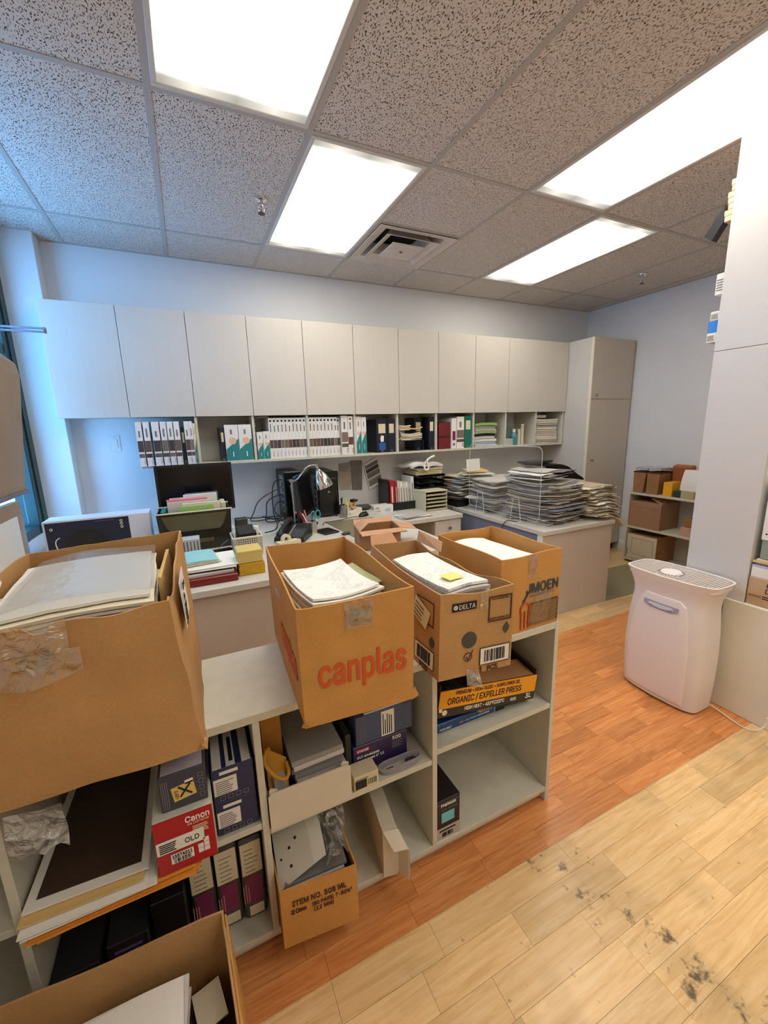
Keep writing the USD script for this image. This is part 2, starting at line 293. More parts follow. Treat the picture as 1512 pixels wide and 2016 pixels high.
def solo(name, m, mat, label, cat, group=None, kind=None, smooth=False):
    c = m.bounds.mean(0); loc = np.array([c[0], c[1], m.bounds[0][2]]); m = m.copy(); m.apply_translation(-loc)
    p = numbered('/World/' + name); g = usdkit.mesh(stage, p, m, mat, smooth=smooth); g.AddTranslateOp().Set(Gf.Vec3d(*loc)); tagp(g.GetPrim(), label, cat, group, kind); return p
def struct(name, m, mat): return solo(name, m, mat, None, None, kind='structure')
def lines(o, xd, ud, w, h, n, fill=.55, seed=0, t=.0007, ragged=.35):
    """rows of unreadable small print as thin bars on a plane"""
    r = random.Random(seed); xd = np.array(xd, float); ud = np.array(ud, float); xd /= np.linalg.norm(xd); ud /= np.linalg.norm(ud); nr = np.cross(xd, ud); ms = []
    for k in range(n):
        L = w * (1 - ragged * r.random()); a = np.array(o, float) + ud * (h * (n - 1 - k) / n); q = np.array([a, a + xd * L, a + xd * L + ud * h / n * fill, a + ud * h / n * fill]); ms.append(hull(np.vstack([q, q + nr * t])))
    return cat_(ms)
def bars(o, xd, ud, w, h, n, seed=0, t=.0007):
    r = random.Random(seed); xd = np.array(xd, float); ud = np.array(ud, float); xd /= np.linalg.norm(xd); ud /= np.linalg.norm(ud); nr = np.cross(xd, ud); ms = []; p = 0.0
    ws = [r.choice((1, 1, 2, 3)) for _ in range(2 * n)]; s = w / sum(ws)
    for k in range(0, 2 * n, 2):
        a = np.array(o, float) + xd * p; q = np.array([a, a + xd * ws[k] * s, a + xd * ws[k] * s + ud * h, a + ud * h]); ms.append(hull(np.vstack([q, q + nr * t]))); p += (ws[k] + ws[k + 1]) * s
    return cat_(ms)
def carton_mesh(B, z0, Tp, t=.004, amp=.0, rim=None, n=16, m=10, seed=0, bulge=0.0):
    """open carton: B four bottom corners (xy, counter-clockwise from front-left), Tp four top corners (xyz); rim(side, s) lifts the edge"""
    B = np.array([(*b, z0) for b in B], float); Tp = np.array(Tp, float)
    def shrink(C):
        out = C.copy()
        for k in range(4):
            a = C[(k + 1) % 4] - C[k]; b = C[(k - 1) % 4] - C[k]; out[k] = C[k] + t * (a / np.linalg.norm(a) + b / np.linalg.norm(b)); out[k][2] = C[k][2]
        return out
    Bi, Ti = shrink(B), shrink(Tp); V = []; cols = []
    for k in range(4):
        k2 = (k + 1) % 4; e = B[k2] - B[k]; nr = np.cross(e, (0, 0, 1)); nr /= np.linalg.norm(nr)
        for i in range(n):
            s = i / n; dz = rim(k, s) if rim else 0; o, inn = [], []
            for j in range(m + 1):
                q = j / m; w = math.sin(math.pi * s) * math.sin(math.pi * min(1, q * .9 + .05))
                dd = nr * (amp * (meshkit.fbm(np.array([k * 9.1 + s * 4, q * 4, seed * 3.3]), 3, seed) - .5) * 2 + bulge * w)
                up = np.array([0, 0, dz * q ** 3])
                o.append((B[k] * (1 - s) + B[k2] * s) * (1 - q) + (Tp[k] * (1 - s) + Tp[k2] * s) * q + dd + up); inn.append((Bi[k] * (1 - s) + Bi[k2] * s) * (1 - q) + (Ti[k] * (1 - s) + Ti[k2] * s) * q + dd + up)
            cols.append((o, inn))
    N = len(cols); O = np.array([c[0] for c in cols]); I = np.array([c[1] for c in cols]); I[:, 0, 2] += t
    V = np.vstack([O.reshape(-1, 3), I.reshape(-1, 3)]); off = N * (m + 1); F = []
    for a in range(N):
        b = (a + 1) % N
        for j in range(m):
            F += [(a * (m + 1) + j, b * (m + 1) + j, b * (m + 1) + j + 1, a * (m + 1) + j + 1), (off + a * (m + 1) + j, off + a * (m + 1) + j + 1, off + b * (m + 1) + j + 1, off + b * (m + 1) + j)]
        F.append((a * (m + 1) + m, b * (m + 1) + m, off + b * (m + 1) + m, off + a * (m + 1) + m))
    F = [(f[0], f[1], f[2]) for f in F] + [(f[0], f[2], f[3]) for f in F]
    c0, c1 = len(V), len(V) + 1; V = np.vstack([V, O[:, 0].mean(0), I[:, 0].mean(0)])
    for a in range(N):
        b = (a + 1) % N; F += [(b * (m + 1), a * (m + 1), c0), (off + a * (m + 1), off + b * (m + 1), c1)]
    return TM(V, np.array(F), process=False)

# ================================================================ THE SETTING
CZ, XL, XR, YB, YF = 2.711, -.93, 4.41, 3.628, -2.4
struct('wall_back', box(XL - .12, YB, 0, XR + .12, YB + .12, 2.85), wall_m)
struct('wall_right', box(XR, YF, 0, XR + .12, YB, 2.85), wall_m)
struct('wall_front', box(XL - .12, YF - .12, 0, XR + .12, YF, 2.85), wall_m)
W0, W1, WZ0, WZ1 = 2.10, 3.40, .84, 2.62      # the window opening in the left wall
struct('wall_left', cat_([box(XL - .12, YF, 0, XL, W0, 2.85), box(XL - .12, W1, 0, XL, YB, 2.85), box(XL - .12, W0, 0, XL, W1, WZ0), box(XL - .12, W0, WZ1, XL, W1, 2.85)]), wall_m)
struct('wall_column', box(XL, 3.486, 0, -.724, YB, 2.715, .004), wall_m)
w = T('window_1', loc=(XL - .06, (W0 + W1) / 2, WZ0), kind='structure', world=True)
for y in (W0 + .03, W0 + .65, W1 - .03): w.part('mullion', box(XL - .10, y - .03, WZ0, XL + .004, y + .03, WZ1, .004), green_m)
for z in (WZ0 + .03, WZ1 - .03, 1.99): w.part('rail', box(XL - .09, W0, z - .028, XL - .002, W1, z + .028, .004), green_m)
for k in range(2):
    a, b = (W0 + .06, W0 + .68)[k], (W0 + .62, W1 - .06)[k]
    for z0, z1 in ((WZ0 + .058, 1.962), (2.018, WZ1 - .058)): w.part('pane', box(XL - .058, a + .002, z0, XL - .052, b - .002, z1), pane_m)
# green steel trim down the corner by the column
struct('trim_1', box(XL, 3.405, 0, XL + .012, 3.484, 2.7), green_m)
def base_profile(y0, y1):
    pr = np.array([(0, 0), (-.016, 0), (-.016, .085), (-.012, .10), (-.007, .118), (0, .125)]); V = np.array([(XR + x, y, z) for y in (y0, y1) for x, z in pr]); return hull(V)
struct('baseboard_right', base_profile(YF + .02, 2.995), white_m)
struct('baseboard_back', box(3.0, YB - .014, 0, 3.74, YB, .11, .003), white_m)

# floor: laminate strips laid along x, maple, then a cherry walkway, then maple again
fl = T('floor', kind='structure', world=True, loc=(1.74, .6, 0))
fl.part('subfloor', box(XL - .1, YF - .1, -.05, XR + .1, YB + .1, -.009), P('floor_underlay', (120, 96, 66), .8))
far_a, far_b = {'m': [], 'c': []}, None
def planks(y0, y1, wid, lens_, mat, key, seed):
    r = random.Random(seed); y = y0; row = 0
    while y < y1 - 1e-4:
        yy = min(y + wid, y1); x = XL - r.random() * lens_[1]
        while x < XR:
            L = r.uniform(*lens_); a, b = max(x, XL), min(x + L, XR)
            if b - a > .01:
                mm = box(a + .0004, y + .0004, -.009, b - .0004, yy - .0004, -r.random() * .0004)
                mid = ((a + b) / 2, (y + yy) / 2)
                vis = (key == 'c' and a < 2.45 and b > .1) or (key == 'm' and y < .84 and -.1 < mid[0] < 2.4 and mid[1] > -.02) or (key == 'm' and y > 1.8 and mid[0] > 2.2 and mid[1] < 3.2)
                if vis: fl.part('plank', mm, mat)
                else: far_a[key].append(mm)
            x += L
        y = yy; row += 1
planks(-2.412, .832, .0926, (.28, .62), maple_m, 'm', 3)
planks(.832, 1.90, .0712, (.22, .46), cherry_m, 'c', 4)
planks(1.90, 3.628, .0926, (.28, .62), maple_m, 'm', 5)
fl.part('plank_field', cat_(far_a['m']), maple_m, kind='stuff'); fl.part('plank_field', cat_(far_a['c']), cherry_m, kind='stuff')

# ceiling: 2 x 4 ft lay-in grid
ce = T('ceiling', kind='structure', world=True, loc=(1.74, .6, CZ))
ce.part('slab', box(XL - .12, YF - .12, 2.85, XR + .12, YB + .12, 2.95), wall_m)
ys = [YF] + [Y1 + k * STEP for k in (-3, -2, -1, 0, 1)] + [YB]
lamps = {(0, 3), (1, 4), (3, 3), (4, 4), (1, 1), (3, 1), (2, 2)}     # (column, row)
xs_all = [X0 + .61 * i for i in range(-2, 9)]
for i in range(-2, 8):
    a, b = max(X0 + .61 * i, XL), min(X0 + .61 * (i + 1), XR)
    if b - a < .02: continue
    for r_ in range(len(ys) - 1):
        if (i, r_) in lamps: continue
        ya, yb = ys[r_], ys[r_ + 1]
        segs = [(ya, (ya + yb) / 2)] if (i, r_) == (2, 4) else [(ya, yb)]
        if (i, r_) in ((2, 4),): ce.part('grid_tee', box(a, (ya + yb) / 2 - .012, CZ, b, (ya + yb) / 2 + .012, CZ + .03), tee_m)
        for s0, s1 in segs: ce.part('tile', box(a + .004, s0 + .004, CZ + .0025, b - .004, s1 - .004, CZ + .018), tile_m)
for i in range(-1, 8): ce.part('grid_tee', box(X0 + .61 * i - .0125, YF, CZ - .0005, X0 + .61 * i + .0125, YB, CZ + .003), tee_m)
for y in ys[1:-1]: ce.part('grid_tee', box(XL, y - .0125, CZ, XR, y + .0125, CZ + .0028), tee_m)
for q in (box(XL, YB - .02, CZ, XR, YB, CZ + .003), box(XR - .02, YF, CZ, XR, YB, CZ + .003), box(XL, YF, CZ, XL + .02, YB, CZ + .003)): ce.part('wall_angle', q, tee_m)

lab = {(0, 3): 'large bright fluorescent ceiling light nearest the window, cut off at the top', (1, 4): 'bright ceiling light between the nearer sprinkler and the square air vent', (3, 3): 'long bright ceiling light running off the right edge above the tall white panel',
       (4, 4): 'smaller bright ceiling light farthest from the camera, near the right wall', (1, 1): 'ceiling light behind the camera on the window side', (3, 1): 'ceiling light behind the camera on the right side', (2, 2): 'ceiling light just out of frame above the camera'}
for i, r_ in sorted(lamps):
    a, ya = X0 + .61 * i, ys[r_]; b, yb = a + .61, ys[r_ + 1]
    t = T('ceiling_light', lab[(i, r_)], 'ceiling light', ((a + b) / 2, (ya + yb) / 2, CZ), world=True)
    fr = .02
    t.part('frame', cat_([box(a + .013, ya + .013, CZ - .003, b - .013, ya + .013 + fr, CZ + .012, .002), box(a + .013, yb - .013 - fr, CZ - .003, b - .013, yb - .013, CZ + .012, .002), box(a + .013, ya + .013 + fr, CZ - .003, a + .013 + fr, yb - .013 - fr, CZ + .012, .002), box(b - .013 - fr, ya + .013 + fr, CZ - .003, b - .013, yb - .013 - fr, CZ + .012, .002)]), P('lamp_frame', (206, 202, 196), .4))
    t.part('diffuser', box(a + .013 + fr, ya + .013 + fr, CZ + .002, b - .013 - fr, yb - .013 - fr, CZ + .006), lens_m)
    t.part('housing', box(a + .014, ya + .014, CZ + .014, b - .014, yb - .014, CZ + .10), white_m)

# square air vent with stepped cones
va, vb, vy0, vy1 = X0 + 1.22, X0 + 1.83, Y1 + STEP / 2, Y1 + STEP
vc = ((va + vb) / 2, (vy0 + vy1) / 2)
t = T('ceiling_vent', 'square stepped metal air vent set in the tiled ceiling', 'air vent', (*vc, CZ), world=True)
def frustum(h0, z0, h1, z1, th=.004):
    o = []; 
    for h, z in ((h0, z0), (h1, z1)):
        o.append([(vc[0] - h, vc[1] - h, z), (vc[0] + h, vc[1] - h, z), (vc[0] + h, vc[1] + h, z), (vc[0] - h, vc[1] + h, z)])
    ms = []
    for k in range(4):
        k2 = (k + 1) % 4; ms.append(slab(o[0][k], o[0][k2], o[1][k2], o[1][k], th))
    return cat_(ms)
t.part('frame', frustum(.292, CZ - .004, .225, CZ + .012), vent_m); t.part('outer_cone', frustum(.225, CZ + .012, .17, CZ + .085), vent_m)
t.part('middle_cone', frustum(.205, CZ - .012, .155, CZ + .010), vent_m); t.part('middle_cone', frustum(.155, CZ + .010, .125, CZ + .07), vent_m)
t.part('centre_plate', box(vc[0] - .125, vc[1] - .125, CZ - .022, vc[0] + .125, vc[1] + .125, CZ - .017, .002), vent_m)
t.part('screw', lathe([(0, -.004), (.009, -.003), (.011, 0), (0, 0)], (*vc, CZ - .022), 12), dkmetal_m)
t.part('duct', cat_([cyl((vc[0], vc[1], CZ + .10), (vc[0], vc[1], CZ + .105), .2, 24), tube([(vc[0] - .15, vc[1], CZ + .02), (vc[0] + .15, vc[1], CZ + .02)], .004)]), P('duct_black', (14, 13, 13), .8))
for (sx, sy), lb in (((.515, 2.588), 'chrome fire sprinkler hanging from the tile between two ceiling lights'), ((3.774, 2.579), 'small fire sprinkler under the ceiling by the far right wall')):
    t = T('fire_sprinkler', lb, 'sprinkler', (sx, sy, CZ))
    t.part('escutcheon', lathe([(0, -.012), (.022, -.012), (.034, -.004), (.036, .004), (0, .004)]), chrome_m, smooth=40)
    t.part('body', lathe([(0, -.034), (.012, -.034), (.014, -.026), (.011, -.012), (0, -.012)], n=14), chrome_m, smooth=40)
    t.part('yoke', cat_([tube(spline([(s * .011, 0, -.032), (s * .015, 0, -.048), (s * .006, 0, -.066), (0, 0, -.07)], 10), .0025) for s in (-1, 1)]), chrome_m)
    t.part('bulb', cyl((0, 0, -.034), (0, 0, -.066), .0025, 8), red_m)
    t.part('deflector', cyl((0, 0, -.070), (0, 0, -.073), .019, 18), dkmetal_m)

# light switch
t = T('light_switch', 'white wall switch plate below the wall cabinets beside the column', 'light switch', (-.478, YB, 1.34), world=True)
t.part('plate', box(-.514, YB - .005, 1.34, -.444, YB, 1.457, .002), wall_m); t.part('rocker', box(-.496, YB - .009, 1.366, -.462, YB - .004, 1.431, .002), white_m)
for z in (1.35, 1.447): t.part('screw', cyl((-.479, YB - .0065, z), (-.479, YB - .004, z), .003, 8), grey_m)

# ================================================================ BIG FURNITURE
E_ = [-.725, -.325, .08, .481, .893, 1.308, 1.723, 2.131, 2.541, 2.948, 3.359, 3.756]
ordn = ['first', 'second', 'third', 'fourth', 'fifth', 'sixth', 'seventh', 'eighth', 'ninth', 'tenth', 'eleventh']
for i in range(11):
    a, b = E_[i], E_[i + 1]
    lbl = f'grey flat-door wall cabinet, {ordn[i]} from the left in the row of eleven'
    t = T('overhead_cabinet', lbl, 'wall cabinet', ((a + b) / 2, 3.46, 1.578), world=True)
    t.part('body', box(a + .001, 3.319, 1.578, b - .001, YB - .001, 2.279), cabin_m); t.part('door', box(a + .0016, 3.30, 1.576, b - .0016, 3.318, 2.279, .0012), cab_m)
t = T('cubby_shelf', 'long open cubby shelf hanging below the grey wall cabinets, filled with binders', 'shelf', (1.73, 3.47, 1.225), world=True)
t.part('bottom_board', box(-.30, 3.315, 1.225, 3.75, YB - .001, 1.243, .001), shelf_m)
for k, x in enumerate((.076, .473, .894, 1.303, 1.709, 2.115, 2.543, 2.943, 3.351, 3.742)): t.part('divider', box(x - .009, 3.316, 1.2435, x + .009, YB - .001, 1.5755, .001), shelf_m)

t = T('tall_cabinet', 'tall grey two-door storage cabinet in the far right corner', 'cabinet', (4.08, 3.31, 0), world=True)
t.part('body', cat_([box(3.762, 3.020, .09, 4.40, YB - .001, 2.285, .001)]), cab_m)
t.part('plinth', box(3.80, 3.06, 0, 4.38, YB - .002, .09), P('plinth_dark', (60, 56, 52), .6))
for nm, z0, z1, kz in (('door', 1.688, 2.284, 1.725), ('door', .092, 1.684, 1.062)):
    d = t.part(nm, box(3.768, 3.0, z0, 4.382, 3.019, z1, .0012), P('cabinet_door_laminate', (196, 186, 172), .42, var=.02, vs=40))
    t.part('knob', xf(lathe([(0, 0), (.006, 0), (.006, .014), (.013, .018), (.014, .026), (0, .028)], n=16), (3.834, 2.9995, kz), rx=math.pi / 2), metal_m, d, smooth=40)
t.part('edge_band', box(3.757, 2.999, .09, 3.7675, 3.03, 2.285), P('edge_band', (224, 216, 196), .4))

# L desk by the window, run along the back wall, island
t = T('desk', 'long light grey desk under the wall cabinets, its plain front behind the open cartons', 'desk', (.26, 2.8, 0), world=True)
t.part('desktop', cat_([box(-.904, 2.0, .704, 1.44, 3.484, .74, .003), box(-.722, 3.4845, .704, 1.44, YB - .002, .74)]), desk_m); t.part('front_panel', box(-.90, 2.03, 0, 1.40, 2.05, .704), deskp_m)
t.part('end_panel', box(1.385, 2.052, 0, 1.403, 3.55, .704), desk_m); t.part('end_panel', box(-.90, 2.052, 0, -.882, 3.47, .704), desk_m)
t = T('desk_return', 'narrow grey desk section with a drawer unit along the back wall', 'desk', (1.78, 3.27, 0), world=True)
t.part('desktop', box(1.442, 2.915, .662, 2.135, YB - .002, .70, .003), desk_m)
t.part('drawer_carcass', box(1.857, 2.952, .04, 2.128, YB - .01, .662), cabin_m)
for z0, z1 in ((.445, .655), (.05, .44)):
    d = t.part('drawer_front', box(1.859, 2.932, z0, 2.126, 2.951, z1, .0015), cab_m)
    t.part('knob', xf(lathe([(0, 0), (.006, 0), (.006, .012), (.013, .016), (.014, .024), (0, .026)], n=16), (2.0, 2.9315, (z0 + z1) / 2 + .035), rx=math.pi / 2), metal_m, d, smooth=40)
t.part('back_panel', box(1.444, 3.40, .05, 1.856, 3.418, .66), cabin_m)
t = T('island_counter', 'grey counter unit with blue-grey side panel under the heap of newspapers', 'counter', (2.63, 2.85, 0), world=True)
t.part('top', box(2.245, 2.095, .664, 3.012, YB - .002, .696, .002), desk_m); t.part('front_panel', box(2.255, 2.112, 0, 3.002, 2.132, .664, .001), deskp_m)
t.part('corner_post', box(2.250, 2.111, 0, 2.2545, 2.16, .664), white_m); t.part('side_panel', box(2.262, 2.16, .0, 2.28, YB - .01, .664), bluegrey_m); t.part('side_panel', box(2.985, 2.133, .0, 3.0, YB - .01, .664), deskp_m)

# low open bookcase in the foreground
t = T('open_bookcase', 'low open-front laminate bookcase carrying the cardboard cartons', 'bookcase', (.1, 1.14, 0), world=True)
SY0, SY1 = .971, 1.31
t.part('top_board', box(-.98, SY0, .742, 1.122, SY1, .766, .0015), shelf_m)
t.part('end_panel', box(1.1222, SY0, 0, 1.14, SY1, .766, .001), shelf_m); t.part('end_panel', box(-.98, SY0, 0, -.962, SY1, .742, .001), shelf_m)
for x in (-.443, .078, .613): t.part('divider', box(x - .009, SY0, .0665, x + .009, SY1 - .006, .742, .001), shelf_m)
for a, b, z in ((-.962, -.452, .43), (-.434, .069, .435), (.087, .604, .408), (.622, 1.122, .437)): t.part('shelf_board', box(a + .0005, SY0 + .002, z - .019, b - .0005, SY1 - .006, z, .001), shelf_m)
t.part('bottom_board', box(-.962, SY0, .048, 1.122, SY1 - .006, .066, .001), shelf_m); t.part('kick_board', box(-.962, SY0 + .025, .004, 1.122, SY0 + .043, .048), shelf_m)
t.part('back_board', box(-.962, SY1 - .006, .05, 1.122, SY1, .742), cabin_m)

# tall shelving seen end-on at the right
t = T('tall_bookcase', 'tall white shelving unit seen end-on beside the air purifier', 'bookcase', (2.85, 1.08, 0), world=True)
t.part('side_panel', box(2.362, .945, 1.783, 2.38, 1.215, 2.706, .001), panel_m); t.part('side_panel', box(2.362, .945, 0, 2.38, 1.215, 1.780, .001), panel_m)
t.part('side_panel', box(3.36, .945, 0, 3.378, 1.215, 2.706, .001), white_m); t.part('back_board', box(2.381, .945, 0, 3.359, .957, 2.706), white_m)
for z in (.09, .62, 1.05, 1.44, 1.83, 2.36): t.part('shelf_board', box(2.381, .958, z - .018, 3.359, 1.213, z, .001), white_m)
t = T('low_partition', 'low scuffed white panel behind the air purifier cord at the right edge', 'panel', (2.5, .4, 0), world=True)
t.part('face_board', box(2.345, -.30, 0, 2.361, 1.02, .585, .003), dirty_m); t.part('top_board', box(2.362, -.30, .561, 2.95, .943, .585, .002), white_m); t.part('end_board', box(2.934, -.30, 0, 2.95, .943, .561), white_m)

# ================================================================ PAPER
ORD = ['topmost', 'second', 'third', 'fourth', 'fifth', 'sixth', 'seventh', 'eighth', 'ninth', 'tenth', 'eleventh', 'twelfth', 'thirteenth', 'fourteenth'] + [f'{k}th' for k in range(15, 21)] + ['21st', '22nd', '23rd'] + [f'{k}th' for k in range(24, 31)] + ['31st', '32nd', '33rd'] + [f'{k}th' for k in range(34, 41)]
def pile(n, cx, cy, z0, z1, w, d, mats, label, cat='paper', group=None, name='paper_sheet', jit=.012, rot=0, rj=.06, seed=0, amp=.004, curl=(0, 0), lean=(0, 0), rag=0.0, fill=.8, grid=(9, 7), field=None):
    """loose sheets or bundles lying on each other, each a thing of its own; all follow one smooth height field, so they nest"""
    r = random.Random(seed); dz = (z1 - z0) / n
    for k in range(n):
        q = (k + .5) / n; W, D = w * r.uniform(.93, 1.03), d * r.uniform(.93, 1.03)
        u, v = np.meshgrid(np.linspace(-.5, .5, grid[0]), np.linspace(-.5, .5, grid[1]), indexing='ij')
        x, y = u * W, v * D
        if rag:
            e = meshkit.noise(np.stack([u * 9 + seed, v * 9, u * 0 + k * 3.1], -1), seed) - .5; x = x + rag * e * (np.abs(u) > .49); y = y + rag * e * (np.abs(v) > .49)
        t = r.gauss(0, rj); ox, oy = lean[0] * q + r.gauss(0, jit), lean[1] * q + r.gauss(0, jit)
        x, y = x * math.cos(t) - y * math.sin(t) + ox, x * math.sin(t) + y * math.cos(t) + oy
        U, V = x / w, y / d
        f = q * (amp * 2 * (meshkit.fbm(np.stack([U * 3 + seed * 7.3, V * 3, U * 0 + seed], -1), 2, seed) - .5) + curl[0] * (2 * U) ** 2 + curl[1] * (2 * V) ** 2)
        if field: f = f + field(U, V, q)
        z = z0 + dz * (k + fill) + f
        m = xf(gridsheet(np.stack([x, y, z], -1), dz * fill), (cx, cy, 0), rot)
        lb = label if (n == 1 or n - 1 - k >= len(ORD)) else (f'{ORD[n - 1 - k]} ' + label if k == n - 1 else f'{ORD[n - 1 - k]} from the top, {label}')
        solo(name, m, mats[k % len(mats)] if isinstance(mats, (list, tuple)) else mats, lb, cat, group)

# ================================================================ CARTONS ON THE BOOKCASE
ZS = .7662
# far left, crumpled, taped
BX = T('carton', 'large crumpled tan carton at far left with tape hanging from its front rim', 'cardboard box', (-.25, 1.18, ZS), world=True)
bB = [(-.475, .915), (-.040, .905), (-.037, 1.42), (-.452, 1.43)]
bT = [(-.470, .868, 1.145), (-.072, .890, 1.145), (-.047, 1.385, 1.172), (-.431, 1.415, 1.150)]
def rim_big(k, s):
    if k == 0: return -.006 + .007 * (meshkit.fbm(np.array([s * 7., 1.3, 2.]), 3, 4) - .5) - (.016 if .44 < s < .52 else 0) - .010 * math.exp(-((s - .8) / .12) ** 2)
    if k == 1: return -.034 * math.exp(-((s - .20) / .16) ** 2) + .004 * math.sin(s * 21)
    if k == 2: return .005 * (meshkit.fbm(np.array([s * 9., 4.3, 2.]), 3, 5) - .5)
    return .004 * math.sin(s * 13)
BX.part('body', carton_mesh(bB, ZS, bT, .0045, .0065, rim_big, 26, 16, 3, .006), card2_m, smooth=30)
ix, iy = -.474, .893
def front(x, z, off=.0): q = (z - ZS) / .38; return (x, .910 + (-.034 if x < -.2 else -.02) * q - .012 * math.sin(math.pi * min(1, q)) - .006 - off, z)
g_ = np.array([[front(x, z, .004 + .004 * math.sin(x * 60 + z * 50)) for z in np.linspace(1.075 - .02 * math.sin(k * 1.3) - .022 * (k == 5), 1.148, 6)] for k, x in enumerate(np.linspace(-.405, -.235, 9))])
BX.part('packing_tape', gridsheet(g_, np.array([0, .001, 0])), tape_m, label='clear tape folded over the front rim')
g_ = np.array([[front(x, z, .004) for z in np.linspace(1.02 + .3 * abs(x + .30), 1.09, 4)] for x in np.linspace(-.37, -.22, 8)])
BX.part('packing_tape', gridsheet(g_, np.array([0, .001, 0])), tape_m, label='wrinkled tape triangle on the front')
g_ = np.array([[(x, .893 - .006 * math.sin(x * 40 + z * 60) - .03 * (ZS - z), z) for z in np.linspace(.675 - .012 * (k % 3 == 1), ZS - .003, 7)] for k, x in enumerate(np.linspace(-.395, -.302, 8))])
BX.part('packing_tape', gridsheet(g_, np.array([0, .001, 0])), film_m, label='loose tape hanging below the box')
BX.part('corner_tear', xf(hull([(-.012, 0, -.008), (.010, -.006, -.010), (.014, .010, .008), (-.006, .012, .012), (0, -.012, .006)]), (-.044, .908, ZS + .010)), card2_m)
# label on the right-hand side
lx = lambda y, z: (-.050 + .002, y, z)
xd, ud = (0.03, 1, 0), (-.045, -.06, 1)
lo = np.array((-.0455, .965, 1.035))
BX.decal('label', lo, xd, ud, .13, .112, labelw_m)
for s_, h_, oy, oz in (('Cem', .017, .008, .088), ('No.', .015, .008, .064)): BX.text(s_, h_, lo + np.array((.0015, oy, oz)), xd, ud, ink_m, bold=True)
for k, s_ in enumerate(('Cement', 'with Cem', 'Pipe Sol', 'for Regul')): BX.text(s_, .0078, lo + np.array((.0015, .010, .048 - k * .0105)), xd, ud, ink_m, bold=True)
BX.text('Questions', .0078, lo + np.array((.0015, .010, .004)), xd, ud, ink_m, bold=True)
# papers in the big carton
pile(13, -.258, 1.14, 1.005, 1.132, .285, .40, [paper_m, paper3_m, paper_m, paper2_m], 'papers bagged inside the crumpled left carton', 'papers', 'papers in the crumpled left carton', 'paper_bundle', .004, .05, .014, 3, .003, (-.006, .002), (0, .03), .012, .66)
solo('plastic_sleeve', xf(sheet(.27, .40, .001, 5, .010, (-.010, -.003), 0, (15, 15)), (-.245, 1.175, 1.152), .05), sleeve_m, 'clear crinkled plastic sleeve over the papers in the crumpled left carton', 'plastic bag', smooth=40)
solo('paper_bundle', xf(sheet(.05, .26, .02, 6, .004, (0, 0)), (-.432, 1.10, 1.09), 0), paper2_m, 'cream sheets slipping to the left edge of the crumpled carton', 'papers')
solo('envelope', xf(sheet(.008, .26, .15, 7, .004), (-.090, 1.19, 1.135), -.03), manila_m, 'row of yellowed envelopes standing along the right side of the crumpled carton', 'envelopes')
solo('plastic_sleeve', xf(sheet(.05, .16, .002, 8, .02), (-.32, 1.40, 1.10), 1.57, ry=-.3), P('green_film', (150, 176, 110), .3), 'greenish plastic corner beside the bagged papers in the left carton', 'plastic bag')
solo('paper_bundle', xf(sheet(.034, .16, .006, 9, .02), (-.438, 1.12, 1.135), .05, ry=-.3), paper2_m, 'crumpled pale sheet sticking up at the left rim of the crumpled carton', 'paper')

# the canplas carton
CX = T('carton', 'tall kraft carton with orange canplas lettering, second from the left on the bookcase', 'cardboard box', (.325, 1.1, ZS), world=True)
cB = [(.180, .862), (.463, .840), (.487, 1.352), (.205, 1.366)]; cT = [(.175, .850, 1.0765), (.464, .828, 1.082), (.484, 1.378, 1.079), (.202, 1.386, 1.080)]
CX.part('body', carton_mesh(cB, ZS, cT, .0045, .0009, lambda k, s: (-.004 * math.sin(s * 7) if k in (1, 3) else -.002 * math.sin(s * 5)) + (.003 if s < .04 else 0), 18, 12, 5, .0), card_m, smooth=30)
fx = np.array((cB[1][0] - cB[0][0], cB[1][1] - cB[0][1], 0)); fx /= np.linalg.norm(fx)
fu = np.array((.0, -.012, .31)); fu /= np.linalg.norm(fu)
fo = lambda a, z, off=.0014: np.array((cB[0][0], cB[0][1], ZS)) + fx * a + fu * (z - ZS) + np.cross(fx, fu) * off
CX.text('canplas', .072, fo(.035, .868), fx, fu, inko_m, bold=True, width=.226, depth=.0008)
CX.decal('packing_tape', fo(.105, 1.005, .0015), fx, fu, .072, .070, tape_m, t=.0006)
g_ = np.array([[fo(a, z,   .0026 + .0005 * math.sin(a * 300 + z * 90)) for z in np.linspace(1.012, 1.055, 5)] for a in np.linspace(.108, .172, 7)])
CX.part('packing_tape', gridsheet(g_, np.array([0, -.0006, 0])), tape_m)
lxd = np.array((cB[0][0] - cB[3][0], cB[0][1] - cB[3][1], 0)); lxd /= np.linalg.norm(lxd)
CX.text('canplas', .072, np.array((cB[3][0], cB[3][1], .868)) + lxd * .22 + np.cross(lxd, (0, 0, 1)) * .004, lxd, (0, 0, 1), inko_m, bold=True, width=.24, depth=.0008)
CX.part('corner_tear', hull([(.458, .836, ZS + .002), (.476, .832, ZS + .012), (.474, .850, ZS + .028), (.462, .846, ZS + .016)]), card_m)
CX.part('corner_tear', hull([(.172, .866, ZS + .002), (.188, .852, ZS + .010), (.176, .858, ZS + .020), (.190, .860, ZS + .002)]), card_m)
pile(9, .312, 1.04, .98, 1.052, .19, .26, [printed_m, paper_m, paper3_m, paper_m], 'printed form on the thick stack inside the canplas carton', 'paper', 'printed forms in the canplas carton', 'paper_sheet', .002, .08, .012, 11, .002, (.010, .012), fill=.75)
solo('envelope', xf(sheet(.04, .20, .004, 41, .01), (.440, 1.12, 1.03), .1), P('olive_paper', (186, 190, 142), .7), 'pale green folded sheets at the right inside the canplas carton', 'paper')
solo('envelope', xf(sheet(.035, .11, .003, 42, .01), (.437, .94, 1.01), .1), P('blue_paper', (120, 176, 208), .7), 'pale blue folded leaflet in the right corner of the canplas carton', 'paper')
